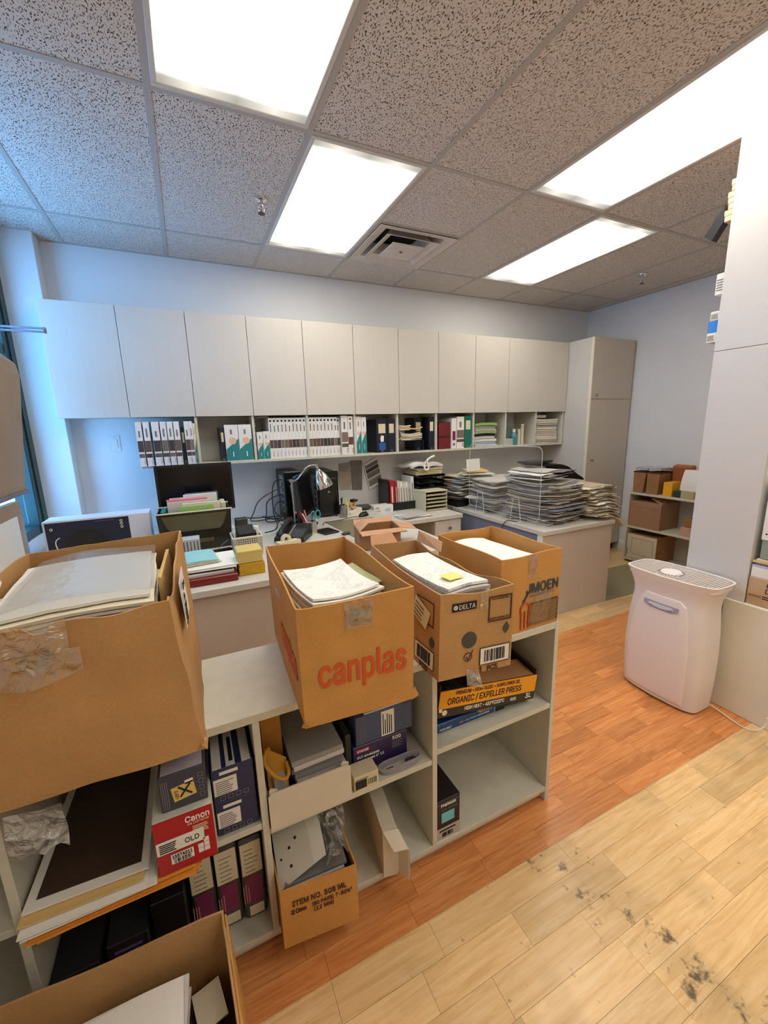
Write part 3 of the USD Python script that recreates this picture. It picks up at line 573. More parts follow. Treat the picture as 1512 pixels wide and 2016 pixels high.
solo('envelope', xf(sheet(.018, .24, .012, 43, .004), (.200, 1.06, 1.01), .03), paper3_m, 'grey bent paper wad under the forms at the left of the canplas carton', 'paper')
solo('paper_bundle', xf(sheet(.215, .38, .10, 44, .003), (.328, 1.11, .968), .03), paper3_m, 'packed grey papers filling the bottom of the canplas carton', 'papers')

# the DELTA carton
DX = T('carton', 'worn tan DELTA carton with barcode label and 3 PCS print, third on the bookcase', 'cardboard box', (.66, 1.1, ZS), world=True)
dB = [(.561, .870), (.795, .842), (.812, 1.370), (.545, 1.375)]; dT = [(.572, .877, 1.020), (.806, .849, 1.016), (.778, 1.372, 1.026), (.592, 1.385, 1.030)]
DX.part('body', carton_mesh(dB, ZS, dT, .0045, .0006, lambda k, s: (-.010 * math.sin(s * 3.1) ** 2 if k == 0 else (-.022 * math.sin(s * 3.14) + .006 * math.sin(s * 14) if k == 1 else (0 if k == 2 else -.012 * math.sin(s * 3.1)))), 18, 12, 8, .0), card2_m, smooth=30)
ex = np.array((dB[1][0] - dB[0][0], dB[1][1] - dB[0][1], 0)); ex /= np.linalg.norm(ex); eu = np.array((.011, .007, .25)); eu /= np.linalg.norm(eu); en = np.cross(ex, eu)
de = lambda a, b, off=.0018: np.array((dB[0][0], dB[0][1], ZS)) + ex * a + eu * b + en * off
def ring(o, xd, ud, w, h, b, t=.0008):
    xd, ud = np.array(xd, float), np.array(ud, float); q = lambda a, c, a2, c2: hull(np.vstack([[o + xd * a + ud * c, o + xd * a2 + ud * c, o + xd * a2 + ud * c2, o + xd * a + ud * c2], np.array([o + xd * a + ud * c, o + xd * a2 + ud * c, o + xd * a2 + ud * c2, o + xd * a + ud * c2]) + np.cross(xd, ud) * t]))
    return cat_([q(0, 0, w, b), q(0, h - b, w, h), q(0, b, b, h - b), q(w - b, b, w, h - b)])
def disc(o, xd, ud, r, t=.0008, n=24, rin=0, ph=0, sx=1):
    xd, ud = np.array(xd, float), np.array(ud, float); k = np.arange(n) * 2 * np.pi / n; P_ = [o + xd * math.cos(a) * r * sx + ud * math.sin(a) * r for a in k]; nr = np.cross(xd, ud) * t
    if not rin: return hull(np.vstack([P_, np.array(P_) + nr]))
    Q = [o + xd * math.cos(a) * rin * sx + ud * math.sin(a) * rin for a in k]
    return cat_([hull(np.vstack([[P_[i], P_[(i + 1) % n], Q[i], Q[(i + 1) % n]], np.array([P_[i], P_[(i + 1) % n], Q[i], Q[(i + 1) % n]]) + nr])) for i in range(n)])
DX.decal('logo_plate', de(.036, .199), ex, eu, .076, .024, ink_m); DX.text('DELTA', .013, de(.056, .204, .0028), ex, eu, labelw_m, width=.050)
DX.part('logo_mark', cat_([disc(de(.046, .211, .0028), ex, eu, .0065, rin=.0035, n=12), disc(de(.046, .211, .0028), ex, eu, .002, n=8)]), labelw_m)
DX.part('stock_frame', ring(de(.152, .150), ex, eu, .076, .076, .0035), inkb_m); DX.text('FOR STOCKING ONLY', .006, de(.160, .2145), ex, eu, inkb_m, width=.058); DX.text('MASTER CARTON STYLE', .006, de(.157, .156), ex, eu, inkb_m, width=.064)
DX.part('print_circle', disc(de(.093, .108), ex, eu, .0245, sx=.95), cardg_m)
leaf = lambda c, s=1.0: cat_([hull(np.vstack([q := np.array([c + (ex * a + eu * b) * s for a, b in ((0, -.020), (.010, -.006), (.012, .006), (.002, .020), (-.010, .004), (-.010, -.008))]), q + en * .0008]))])
DX.part('leaf_mark', leaf(de(.212, .124), .9), cardg_m)
DX.part('check_circle', cat_([disc(de(.090, .057), ex, eu, .0135, rin=.0115), hull([de(.083, .058), de(.086, .060), de(.090, .051), de(.090, .046), de(.083, .058, .0026), de(.090, .046, .0026)]), hull([de(.089, .047), de(.092, .047), de(.107, .076), de(.104, .076), de(.089, .047, .0026), de(.107, .076, .0026)])]), inkb_m)
bl = DX.decal('barcode_label', de(.130, .024), ex, eu, .096, .050, labelw_m); DX.part('barcode', bars(de(.143, .031, .0028), ex, eu, .070, .036, 24, 5), ink_m, bl); DX.part('label_frame', ring(de(.128, .022, .0019), ex, eu, .100, .054, .0025), inkb_m, bl)
DX.text('3   PCS', .016, de(.126, .0015), ex, eu, inkb_m, bold=True, width=.062)
sxd = np.array((dB[0][0] - dB[3][0], dB[0][1] - dB[3][1], 0)); sxd /= np.linalg.norm(sxd); su = np.array((.015, .0, .25)); su /= np.linalg.norm(su); sn = np.cross(sxd, su)
ds = lambda a, b, off=.0022: np.array((dB[0][0], dB[0][1], ZS)) - sxd * a + su * b + sn * off      # a = distance back from the front corner
DX.part('stock_frame', ring(ds(.125, .145), sxd, su, .09, .072, .0035), inkb_m); DX.part('leaf_mark', cat_([hull(np.vstack([q := np.array([ds(.04, .10) + sxd * a + su * b for a, b in ((0, -.018), (.012, -.006), (.012, .008), (0, .018), (-.012, .006), (-.012, -.008))]), q + sn * .0008]))]), cardg_m)
bl = DX.decal('barcode_label', ds(.125, .020), sxd, su, .098, .052, labelw_m); DX.part('barcode', bars(ds(.113, .026, .0032), sxd, su, .074, .040, 24, 6), ink_m, bl); DX.part('label_frame', ring(ds(.127, .018), sxd, su, .102, .056, .0025), inkb_m, bl)
DX.text('PCS', .016, ds(.10, .001), sxd, su, inkb_m, bold=True)
nt = DX.decal('note', ds(.150, .155, .004), sxd + su * -.35, su + sxd * .35, .085, .06, label_m); DX.part('handwriting', lines(ds(.138, .160, .0050), sxd + su * -.35, su + sxd * .35, .05, .05, 4, .16, 4), ink_m, nt)
DX.part('packing_tape', slab(de(.123, .19, .003), de(.148, .19, .003), de(.148, .247, .003), de(.123, .247, .003), .0005), tape_m)
DX.part('packing_tape', slab(de(.09, -.03, .004), de(.14, -.045, .010), de(.125, .012, .003), de(.085, .02, .003), .0006), film_m, label='tape end hanging below the box')
DX.part('flap', slab((.592, 1.386, 1.028), (.700, 1.380, 1.028), (.690, 1.41, 1.062), (.600, 1.41, 1.058), .004), card3_m); DX.part('flap', slab((.776, 1.36, 1.026), (.781, 1.20, 1.022), (.80, 1.22, 1.052), (.785, 1.36, 1.066), .004), card3_m)
pile(8, .676, 1.06, .935, 1.020, .150, .34, [paper3_m, printed_m], 'white form on the curled stack inside the DELTA carton', 'paper', 'forms in the DELTA carton', 'paper_sheet', .0015, .03, .010, 21, .002, (-.006, .010), fill=.8)
solo('sticky_note', xf(sheet(.055, .05, .0008, 3, .002), (.668, .965, 1.0285), .1), postit_m, 'yellow note on the forms in the DELTA carton', 'sticky note')
solo('paper_bundle', xf(sheet(.185, .40, .12, 45, .004), (.678, 1.10, .928), .03), paper3_m, 'packed papers filling the bottom of the DELTA carton', 'papers')

# the MOEN carton
MX = T('carton', 'kraft MOEN carton at the right end of the bookcase holding one white sheet', 'cardboard box', (1.0, 1.16, ZS), world=True)
mB = [(.868, .978), (1.134, .977), (1.130, 1.345), (.872, 1.345)]; mT = [(.868, .976, 1.040), (1.136, .975, 1.040), (1.134, 1.348, 1.041), (.868, 1.348, 1.040)]
MX.part('body', carton_mesh(mB, ZS, mT, .0045, .0009, lambda k, s: -.003 * math.sin(s * 6), 14, 10, 12, .0), card_m, smooth=30)
mo = lambda a, b, off=.0032: np.array((.868 + a, .9770 - off, ZS + b)); X_, Z_ = (1, 0, 0), (0, 0, 1)
MX.text('JMOEN', .034, mo(.108, .136), X_, Z_, inkn_m, bold=True, width=.146)
MX.part('logo_drip', cat_([tube(spline([mo(.118, .145), mo(.112, .128), mo(.103, .116), mo(.098, .108)], 10), .003)]), inkn_m)
MX.part('small_print', lines(mo(.125, .122), X_, Z_, .125, .010, 2, .5, 2, ragged=.1), inkg_m)
gp = MX.decal('print_block', mo(.128, .015), X_, Z_, .132, .085, cardg_m, t=.0005); MX.part('small_print', lines(mo(.131, .017, .0038), X_, Z_, .126, .080, 14, .28, 3, ragged=.05), card_m, gp)
MX.part('faucet_print', cat_([tube([mo(.092 + .016 * k - .0, .01), mo(.092 + .016 * k, .075)], .0022) for k in range(3)] + [tube(spline([mo(.092, .07), mo(.098, .10), mo(.112, .104), mo(.124, .07)], 14), .003)]), inko_m)
MX.part('packing_tape', slab(mo(.115, .19, .0036), mo(.155, .19, .0036), mo(.155, .274, .0036), mo(.115, .274, .0036), .0005), tape_m); MX.part('packing_tape', slab(mo(.12, .03, .0042), mo(.21, .02, .0042), mo(.23, .13, .0042), mo(.15, .12, .0042), .0005), tape_m)
solo('paper_sheet', xf(sheet(.20, .30, .002, 61, .004, (-.012, .004), 0, (11, 11)), (.985, 1.165, 1.012), .08), paper_m, 'blank white sheet lying high inside the MOEN carton', 'paper', smooth=40)
solo('envelope', xf(sheet(.21, .30, .006, 62, .003), (.985, 1.165, .983), .02), manila_m, 'manila envelope under the white sheet in the MOEN carton', 'envelope')
solo('paper_bundle', xf(sheet(.235, .33, .18, 63, .003), (1.0, 1.16, .968), 0), paper3_m, 'packed papers filling the bottom of the MOEN carton', 'papers')

# carton on the floor in front
FX = T('carton', 'open tan carton standing on the floor at the bottom left corner of the photo', 'cardboard box', (-.3, .66, 0), world=True)
FX.part('body', carton_mesh([(-.62, .44), (-.03, .40), (-.048, .86), (-.62, .885)], 0, [(-.62, .44, .345), (-.018, .40, .345), (-.046, .868, .352), (-.62, .898, .345)], .005, .003, lambda k, s: .003 * math.sin(s * 11), 14, 8, 21, .003), card2_m, smooth=30)
FX.part('flap', slab((-.0165, .42, .342), (-.044, .86, .347), (-.030, .85, .09), (-.004, .42, .09), .004), card_m)
pile(4, -.245, .695, .235, .292, .215, .29, [paper3_m, paper_m], 'large pale envelope lying in the open carton on the floor', 'envelope', 'envelopes in the floor carton', 'envelope', .006, -.05, .03, 31, .002, (-.010, 0), fill=.65)
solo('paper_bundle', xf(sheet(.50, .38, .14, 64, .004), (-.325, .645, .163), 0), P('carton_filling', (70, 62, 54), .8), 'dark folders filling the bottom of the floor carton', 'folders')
solo('paper_sheet', xf(sheet(.06, .08, .004, 65, .004), (-.095, .80, .20), .2), paper2_m, 'cream slip in the right corner of the floor carton', 'paper')

# ================================================================ CUBBY SHELF CONTENTS
ZC = 1.2432
band_ms = [P('wood_sample_%d' % k, c, .6, var=.12, vs=30) for k, c in enumerate(((74, 60, 60), (92, 74, 62), (66, 54, 54), (112, 98, 92), (58, 48, 50), (104, 88, 82), (84, 70, 68), (124, 108, 98), (98, 64, 56)))]
def binder(x0, x1, h, yf, kind, label, group, depth=.27, lean=0.0, band=0, z0=ZC):
    t = T('binder', label, 'binder', ((x0 + x1) / 2, yf, z0), lean); w = x1 - x0; a, b = -w / 2, w / 2; X, Z = (1, 0, 0), (0, 0, 1)
    body = {'white': white_m, 'sample': white_m, 'teal': teal_m, 'navy': navy2_m, 'maroon': maroon_m, 'green': P('green_binder', (18, 110, 92), .45), 'magenta': white_m, 'brochure': white_m}[kind]
    t.part('cover', cat_([box(a, 0, 0, a + .003, depth, h), box(b - .003, 0, 0, b, depth, h), box(a, -.0005, 0, b, .003, h, .001)]), body)
    t.part('pages', box(a + .0035, .012, .006, b - .0035, depth - .008, h - .008), paper_m)
    f = -.0006
    if kind in ('white', 'brochure'):
        t.part('wood_band', box(a + .001, f - .0006, h * (.26 if kind == 'white' else .33), b - .001, f + .0004, h * (.46 if kind == 'white' else .58)), band_ms[band % 9])
        if kind == 'brochure': t.part('wood_band', box(a + .001, f - .0006, h * .20, b - .001, f + .0004, h * .29), band_ms[(band + 3) % 9])
        t.part('spine_dot', cyl((0, f - .0008, h * .925), (0, f, h * .925), min(.008, w * .28), 12), ink_m) if kind == 'white' else None
        t.part('spine_lettering', lines((w * .12, f, h * .66), (0, 0, 1), (-1, 0, 0), h * .2, w * .3, 1, .9, band), inkg_m); t.part('spine_lettering', lines((w * .22, f, h * .06), X, Z, w * .3, h * .12, 5, .4, band), inkg_m)
    elif kind == 'sample':
        q = np.array([(a + .001, f, .004), (b - .001, f, .004), (b - .001, f, h * .62), (a + w * .25, f, h * .36), (a + .001, f, h * .32)]); t.part('teal_panel', hull(np.vstack([q, q + (0, -.0008, 0)])), teal_m)
        t.part('badge', cyl((w * .05, f - .0012, h * .56), (w * .05, f, h * .56), min(.026, w * .3), 18), P('badge_peach', (232, 186, 156), .5)); t.part('spine_lettering', lines((w * .05, f, h * .74), (0, 0, 1), (-1, 0, 0), h * .18, w * .16, 1, .9, band), inkg_m)
        t.part('spine_lettering', lines((w * .06, f - .0008, h * .12), (0, 0, 1), (-1, 0, 0), h * .2, w * .08, 1, .9, band), inkw_m)
    elif kind in ('navy', 'green'):
        t.part('spine_label', box(a + w * .18, f - .0008, h * .58, b - w * .18, f, h * .86, 0), label_m)
        if band: t.part('spine_label', box(a + w * .22, f - .0008, h * .08, b - w * .2, f, h * .30), blue_m, label='blue and white emblem label'); t.part('emblem', hull([(x, y, z) for y in (f - .0012, f) for x, z in ((-.012, h * .32), (.014, h * .33), (.018, h * .5), (-.01, h * .52), (-.018, h * .42))]), inkw_m)
        t.part('finger_ring', xf(trimesh.creation.annulus(.006, .010, .002, sections=14), (0, f, h * .05), rx=math.pi / 2), metal_m)
    elif kind == 'magenta':
        t.part('spine_label', box(a + w * .2, f - .0008, h * .28, b - w * .2, f, h * .58), magenta_m); t.part('spine_dot', cyl((0, f - .0008, h * .14), (0, f, h * .14), w * .25, 12), inkg_m)
    elif kind == 'maroon':
        t.part('spine_band', box(a, f - .0012, h * .44, b, f, h * .47), ink_m); t.part('spine_band', box(a, f - .0012, h * .49, b, f, h * .51), ink_m)
    return t
G1, G2 = 'sample binders in the leftmost cubby', 'white sample binders in the middle cubbies'
xx = [(-.302, -.266), (-.258, -.221), (-.207, -.162), (-.155, -.118), (-.113, -.077), (-.072, -.036), (-.006, .0245), (.0255, .047)]
for k, (x, x2) in enumerate(xx): binder(x, x2, .30, 3.262, 'brochure', f'white brochure binder with dark photo bands, {ORD[k] if k else "first"} from the left in the leftmost cubby', G1, band=k, depth=.26)
binder(-.029, -.009, .26, 3.30, 'navy', 'thin black binder in the gap among the leftmost white binders', G1)
binder(.0485, .0640, .285, 3.275, 'sample', 'thin teal and white binder at the right end of the leftmost cubby', G1)
binder(.262, .357, .27, 3.325, 'sample', 'wide teal and white sample binder, left of the pair in the second cubby', 'wide teal sample binders'); binder(.360, .455, .27, 3.325, 'sample', 'wide teal and white sample binder, right of the pair in the second cubby', 'wide teal sample binders')
binder(.232, .258, .25, 3.34, 'navy', 'thin dark binder left of the wide teal pair', None)
binder(.492, .536, .21, 3.322, 'sample', 'short teal and white binder at the left end of the third cubby', None); binder(.538, .586, .215, 3.322, 'sample', 'short teal binder touching the row of white binders in the third cubby', None)
for k in range(10): binder(.588 + k * .0296, .588 + k * .0296 + .0288, .315, 3.33, 'white', f'white sample binder with dark wood band, {"first" if k == 0 else ORD[k]} from the left in the third cubby', G2, band=k * 5 + 1)
for k in range(8): binder(.906 + k * .0302, .906 + k * .0302 + .0294, .315, 3.33, 'white', f'white sample binder with dark wood band, {"first" if k == 0 else ORD[k]} from the left in the fourth cubby', G2, band=k * 7 + 3)
binder(1.152, 1.180, .31, 3.36, 'white', 'recessed binder beside the row of eight in the fourth cubby', G2, band=2); binder(1.184, 1.240, .325, 3.326, 'brochure', 'broad white binder near the right of the fourth cubby', None, band=7); binder(1.243, 1.287, .32, 3.328, 'white', 'white binder with brown band at the right end of the fourth cubby', G2, band=8)
binder(1.316, 1.362, .315, 3.325, 'sample', 'teal and white binder, left of the pair in the fifth cubby', None); binder(1.364, 1.410, .31, 3.325, 'sample', 'teal and white binder, right of the pair in the fifth cubby', None)
binder(1.512, 1.618, .29, 3.34, 'navy', 'wide navy lever-arch binder with blue and white emblem label', None, band=1); binder(1.622, 1.696, .29, 3.34, 'navy', 'navy lever-arch binder with one cream label beside the emblem binder', None)
binder(1.94, 2.02, .30, 3.42, 'navy', 'dark binder behind the paper tray in the sixth cubby', None, depth=.19); binder(2.046, 2.102, .30, 3.335, 'navy', 'navy binder at the right end of the sixth cubby beside the paper tray', None)
binder(2.150, 2.222, .245, 3.33, 'maroon', 'maroon binder with black bands leaning at the left of the seventh cubby', None, lean=-.02); binder(2.226, 2.290, .25, 3.345, 'maroon', 'second maroon binder between the first maroon one and a white binder', None, lean=-.02)
binder(2.294, 2.350, .285, 3.33, 'magenta', 'white binder with a purple spine label in the seventh cubby', None); binder(2.355, 2.440, .30, 3.33, 'brochure', 'thick plain white binder beside the green one', None, band=7); binder(2.445, 2.528, .305, 3.33, 'green', 'green binder with cream label at the right end of the seventh cubby', None)
solo('headset', cat_([tube(spline([(.50, 3.40, 1.50), (.50, 3.38, 1.555), (.55, 3.37, 1.568), (.60, 3.40, 1.562)], 16), .006), box(.555, 3.36, 1.5605, .60, 3.41, 1.575, .004)]), P('clear_grey_plastic', (150, 150, 152), .25), 'grey folded film bundle on top of the short teal binders', 'plastic bag')
t = T('paper_tray', 'black wire paper tray with loose papers in the sixth cubby', 'tray', (1.86, 3.45, ZC), world=True)
t.part('tray_base', box(1.725, 3.335, ZC, 2.03, 3.41, ZC + .006, .002), black_m); t.part('tray_top', box(1.725, 3.335, 1.335, 1.99, 3.41, 1.341, .002), black_m)
for x in (1.73, 1.985): t.part('upright', box(x - .004, 3.336, ZC + .006, x + .004, 3.342, 1.335), black_m)
pile(5, 1.86, 3.372, 1.3415, 1.40, .23, .07, [paper_m, paper3_m, manila_m], 'folder in the black tray of the sixth cubby', 'folder', 'papers in the sixth cubby tray', 'folder', .004, 0, .04, 71, .003, (.02, 0)); 
pile(3, 1.79, 3.372, 1.432, 1.475, .12, .07, [paper2_m, manila_m], 'cream envelope heaped at the left of the sixth cubby tray', 'envelope', 'envelopes in the sixth cubby', 'envelope', .004, .05, .04, 72, .003, (.005, 0))
solo('envelope', xf(sheet(.16, .06, .01, 73, .004, (.012, 0)), (1.90, 3.372, 1.447), .0), manila_m, 'curved orange envelope lying on the folders in the sixth cubby', 'envelope')
pile(9, 2.725, 3.475, ZC + .001, 1.485, .27, .24, [paper3_m, P('pale_blue_folder', (150, 178, 200), .6), paper_m, paper3_m, P('charcoal_folder', (40, 40, 38), .5), P('sage_folder', (150, 168, 132), .6), paper3_m, P('sage_folder', (150, 168, 132), .6), lgreen_m], 'folder in the mixed stack of the eighth cubby', 'folder', 'folders in the eighth cubby', 'folder', .006, 0, .025, 74, .004, (-.012, 0), fill=.9)
# ninth cubby: bag, bottle, organiser
t = T('paper_bag', 'grey green gift bag with two cord handles in the ninth cubby', 'bag', (3.03, 3.46, ZC), world=True)
t.part('bag_body', hull([(x, y, z) for z, e in ((ZC, 0), (1.43, .012)) for x in (2.958 + e * .3, 3.12 - e * .3) for y in (3.40 + e, 3.52 - e)]), P('bag_grey_green', (108, 118, 108), .6))
for y in (3.413, 3.507): t.part('handle', tube(spline([(3.0, y, 1.428), (3.0, y, 1.50), (3.03, y, 1.53), (3.06, y, 1.51), (3.065, y, 1.428)], 20), .003), P('cord_grey', (150, 156, 150), .7))
t = T('sanitizer_bottle', 'teal hand sanitizer bottle with white cap in the ninth cubby', 'bottle', (3.10, 3.365, ZC))
t.part('bottle', lathe([(0, 0), (.030, 0), (.034, .006), (.034, .095), (.026, .115), (.013, .125), (.013, .13), (0, .13)], n=22), P('sanitizer_teal', (96, 176, 186), .15, trans=.3), smooth=40); t.part('label', lathe([(.0344, .03), (.0346, .03), (.0346, .085), (.0344, .085)], n=22), P('label_aqua', (60, 140, 160), .4)); t.part('cap', lathe([(0, .1302), (.017, .1302), (.017, .155), (.012, .165), (0, .165)], n=18), white_m, smooth=40)
t = T('desk_organiser', 'clear plastic organiser box at the left front of the ninth cubby', 'box', (3.0, 3.36, ZC), world=True)
t.part('shell', cat_([box(2.958, 3.325, ZC, 3.055, 3.327, ZC + .07), box(2.958, 3.393, ZC, 3.055, 3.395, ZC + .07), box(2.958, 3.327, ZC, 2.960, 3.393, ZC + .07), box(3.053, 3.327, ZC, 3.055, 3.393, ZC + .07), box(2.96, 3.327, ZC, 3.053, 3.393, ZC + .002)]), acedge_m)
for k, (x, h) in enumerate(((3.20, .15), (3.245, .20))):
    t = T('cardboard_tube', ('short' if k == 0 else 'taller') + ' cream tube standing at the right of the ninth cubby', 'tube', (x, 3.40, ZC)); t.part('tube', cyl((0, 0, 0), (0, 0, h), .017, 16), paper2_m); t.part('cap', cyl((0, 0, h), (0, 0, h + .012), .020, 16), white_m)
pile(12, 3.545, 3.472, ZC + .0003, 1.500, .31, .25, [paper3_m, news_m, paper2_m, paper_m], 'catalogue in the stack at the right end cubby', 'catalogue', 'catalogues in the last cubby', 'catalogue', .005, 0, .02, 75, .004, (.006, 0), fill=.9)
solo('small_box', box(3.40, 3.38, 1.516, 3.56, 3.52, 1.545, .002), labelw_m, 'slim white box on top of the catalogues in the last cubby', 'box')

# ================================================================ DESK BY THE WINDOW
ZD = .7402
t = T('printer_box', 'navy and white product box with a black round picture on the desk by the window', 'box', (-.52, 2.98, ZD), .0, world=True)
t.part('box', box(-.800, 2.90, ZD, -.262, 3.06, .985, .002), P('box_pale_blue_white', (216, 222, 236), .45)); t.part('dark_panel', box(-.790, 2.8985, ZD + .01, -.375, 2.9, .975), P('navy_print', (26, 32, 58), .35), label='dark navy printed panel')
k = np.linspace(0, math.pi, 20); q = np.array([(-.60 + .13 * math.cos(a), 2.898, .76 + .165 * math.sin(a)) for a in k] + [(-.73, 2.898, ZD + .012), (-.47, 2.898, ZD + .012)]); t.part('round_picture', hull(np.vstack([q, q - (0, .0008, 0)])), black_m)
t.part('logo_ring', xf(trimesh.creation.annulus(.004, .008, .001, sections=14), (-.762, 2.8975, .938), rx=math.pi / 2), inkw_m); t.part('cable_picture', tube(spline([(-.735, 2.898, .79), (-.75, 2.898, .83), (-.748, 2.898, .87), (-.728, 2.898, .885)], 14), .003), inkw_m)
for z in (.915, .935, .953): t.part('icon', xf(trimesh.creation.annulus(.005, .0085, .001, sections=6), (-.415, 2.8975, z), rx=math.pi / 2), inkw_m)
t.part('lettering', lines((-.55, 2.898, .962), (1, 0, 0), (0, 0, 1), .14, .004, 1, .5), inkg_m)

def monitor(label, loc, rz, w, h, zb, tilt=0, back=False):
    t = T('monitor', label, 'monitor', loc, rz)
    R_ = lambda m: xf(m, (0, 0, zb), rx=tilt)
    t.part('casing', R_(cat_([box(-w / 2, .004, 0, w / 2, .03, h, .006), hull([(x * w / 2 * f, y, h / 2 + z * h / 2 * f) for y, f in ((.03, .92), (.085, .55)) for x in (-1, 1) for z in (-1, 1)])])), dgrey_m if back else black_m)
    t.part('screen', R_(box(-w / 2 + .016, .002, .022, w / 2 - .016, .0039, h - .016)), black2_m); t.part('bezel', R_(cat_([box(-w / 2, 0, 0, w / 2, .004, .022), box(-w / 2, 0, h - .016, w / 2, .004, h), box(-w / 2, 0, .022, -w / 2 + .016, .004, h - .016), box(w / 2 - .016, 0, .022, w / 2, .004, h - .016)])), black_m)
    t.part('power_light', R_(box(-w / 2 + .012, -.0008, .008, -w / 2 + .02, 0, .011)), grey_m)
    t.part('stand_neck', hull([(x, y, z) for z, y0 in ((.012, .06), (zb + .10, .045)) for x in (-.035, .035) for y in (y0, y0 + .03)]), black_m); t.part('stand_base', lathe([(0, 0), (.115, 0), (.118, .006), (.10, .014), (0, .016)], (0, .06, 0), 28), black_m, smooth=40)
    return t
monitor('large black switched-off monitor behind the dark file tote', (.025, 3.14, ZD), .02, .49, .335, .175)
monitor('grey-backed monitor turned side-on in front of the black computer towers', (.80, 3.06, ZD), 1.06, .36, .315, .085, -.12, True)
def tower(label, x0, x1, y0, y1, h, rnd_=.006):
    t = T('computer_tower', label, 'computer', ((x0 + x1) / 2, (y0 + y1) / 2, ZD), world=True); t.part('case', box(x0, y0 + .012, ZD + .012, x1, y1, ZD + h, rnd_), black_m)
    t.part('front_bezel', box(x0 + .001, y0, ZD + .012, x1 - .001, y0 + .0118, ZD + h - .004, rnd_), black2_m); t.part('power_button', cyl(((x0 + x1) / 2, y0 - .003, ZD + h * .55), ((x0 + x1) / 2, y0, ZD + h * .55), .009, 14), metal_m); t.part('drive_slot', box(x0 + .02, y0 - .001, ZD + h * .82, x1 - .02, y0, ZD + h * .85), dgrey_m)
    t.part('port_panel', box(x0 - .002, y0 + .05, ZD + .06, x0 - .0002, y0 + .20, ZD + h - .04), grey_m, label='grey strip of sockets')
    for k in range(5): t.part('socket', box(x0 - .006, y0 + .07, ZD + .08 + k * .05, x0 - .002, y0 + .11, ZD + .11 + k * .05, .001), black_m)
    for x in (x0 + .02, x1 - .02):
        for y in (y0 + .03, y1 - .03): t.part('foot', cyl((x, y, ZD), (x, y, ZD + .012), .012, 10), dgrey_m)
tower('black computer tower on the left, plugged with many cables', .665, .80, 3.26, 3.60, .40); tower('rounded black computer tower right of the cabled one', .93, 1.105, 3.24, 3.60, .385, .03)
# lamp
t = T('desk_lamp', 'silver swing-arm desk lamp with a bell-shaped metal shade', 'lamp', (.652, 2.88, ZD), world=True)
t.part('base', lathe([(0, 0), (.055, 0), (.057, .008), (.03, .016), (.014, .05), (0, .052)], (.638, 2.895, ZD)), metal_m, smooth=40)
t.part('lower_arm', tube([(.642, 2.88, ZD + .05), (.636, 2.88, 1.105)], .0065), metal_m); t.part('lower_arm', tube([(.668, 2.88, ZD + .04), (.655, 2.88, 1.108)], .0080), dkmetal_m); t.part('joint', cyl((.633, 2.868, 1.112), (.633, 2.892, 1.112), .013, 14), metal_m); t.part('joint', cyl((.645, 2.868, .885), (.645, 2.892, .885), .010, 14), metal_m)
t.part('upper_arm', tube(spline([(.636, 2.872, 1.112), (.66, 2.85, 1.118), (.685, 2.82, 1.15), (.705, 2.80, 1.178)], 14), .005), metal_m); t.part('gooseneck', tube(spline([(.705, 2.80, 1.178), (.728, 2.80, 1.206), (.768, 2.815, 1.218), (.803, 2.83, 1.214)], 16), .0045), metal_m)
t.part('socket', cyl((.803, 2.83, 1.222), (.816, 2.83, 1.182), .011, 16), chrome_m)
sh = trimesh.creation.revolve(np.array([(.016, 0), (.020, -.012), (.042, -.045), (.060, -.095), (.066, -.13), (.0645, -.13), (.058, -.094), (.040, -.046), (.018, -.014), (.014, -.002), (.016, 0)]), sections=30); sh.fix_normals(); t.part('shade', xf(sh, (.816, 2.83, 1.182), ry=-.34), chrome_m, smooth=40); t.part('bulb', xf(trimesh.creation.icosphere(2, .026), (.832, 2.83, 1.118)), labelw_m, smooth=True)
# file tote with folders
t = T('file_tote', 'dark olive file tote crammed with pastel folders in front of the monitor', 'file box', (0, 2.86, ZD), world=True)
olive = P('olive_black_plastic', (44, 40, 30), .22)
t.part('shell', cat_([hull([(x, y, z) for z, e in ((ZD, .012), (.985, 0)) for x in (-.215 + e, .205 - e) for y in (2.74 + e, 2.746 + e)]), hull([(x, y, z) for z, e in ((ZD, .012), (.985, 0)) for x in (-.215 + e, .205 - e) for y in (2.994 - e, 3.0 - e)]), hull([(x, y, z) for z, e in ((ZD, .012), (.985, 0)) for x in (-.215 + e, -.209 + e) for y in (2.747 + e, 2.993 - e)]), hull([(x, y, z) for z, e in ((ZD, .012), (.985, 0)) for x in (.199 - e, .205 - e) for y in (2.747 + e, 2.993 - e)]), box(-.20, 2.76, ZD, .19, 2.98, ZD + .005)]), olive)
t.part('front_panel', hull([(x, y, z) for y in (2.734, 2.7395) for x, z in ((-.19, .972), (.18, .972), (.155, .90), (.13, .87), (-.14, .87), (-.165, .90))]), P('olive_panel', (92, 84, 56), .2), label='raised olive front panel'); t.part('rim', cat_([box(-.222, 2.732, .9852, .212, 2.748, .993, .002), box(-.222, 2.993, .9852, .212, 3.006, .993, .002)]), ivory_m)
t.part('handle_slot', box(-.10, 2.7375, .79, .09, 2.7425, .815, .002), P('olive_panel', (92, 84, 56), .2))
FOL = [(2.765, 1.022, lgreen_m, 'green translucent', -.09, .11), (2.792, 1.035, P('cream_folder', (226, 218, 196), .5), 'cream', -.07, .15), (2.818, 1.045, P('film_pale', (206, 200, 190), .35), 'pale frosted', -.15, .12), (2.848, 1.058, pink_m, 'pink', -.155, .08), (2.876, 1.062, P('pink_pale', (232, 186, 190), .5), 'light pink', -.14, .05), (2.906, 1.074, white_m, 'white', -.06, .14), (2.936, 1.078, P('slate_folder', (90, 100, 120), .5), 'slate grey', -.05, .15)]
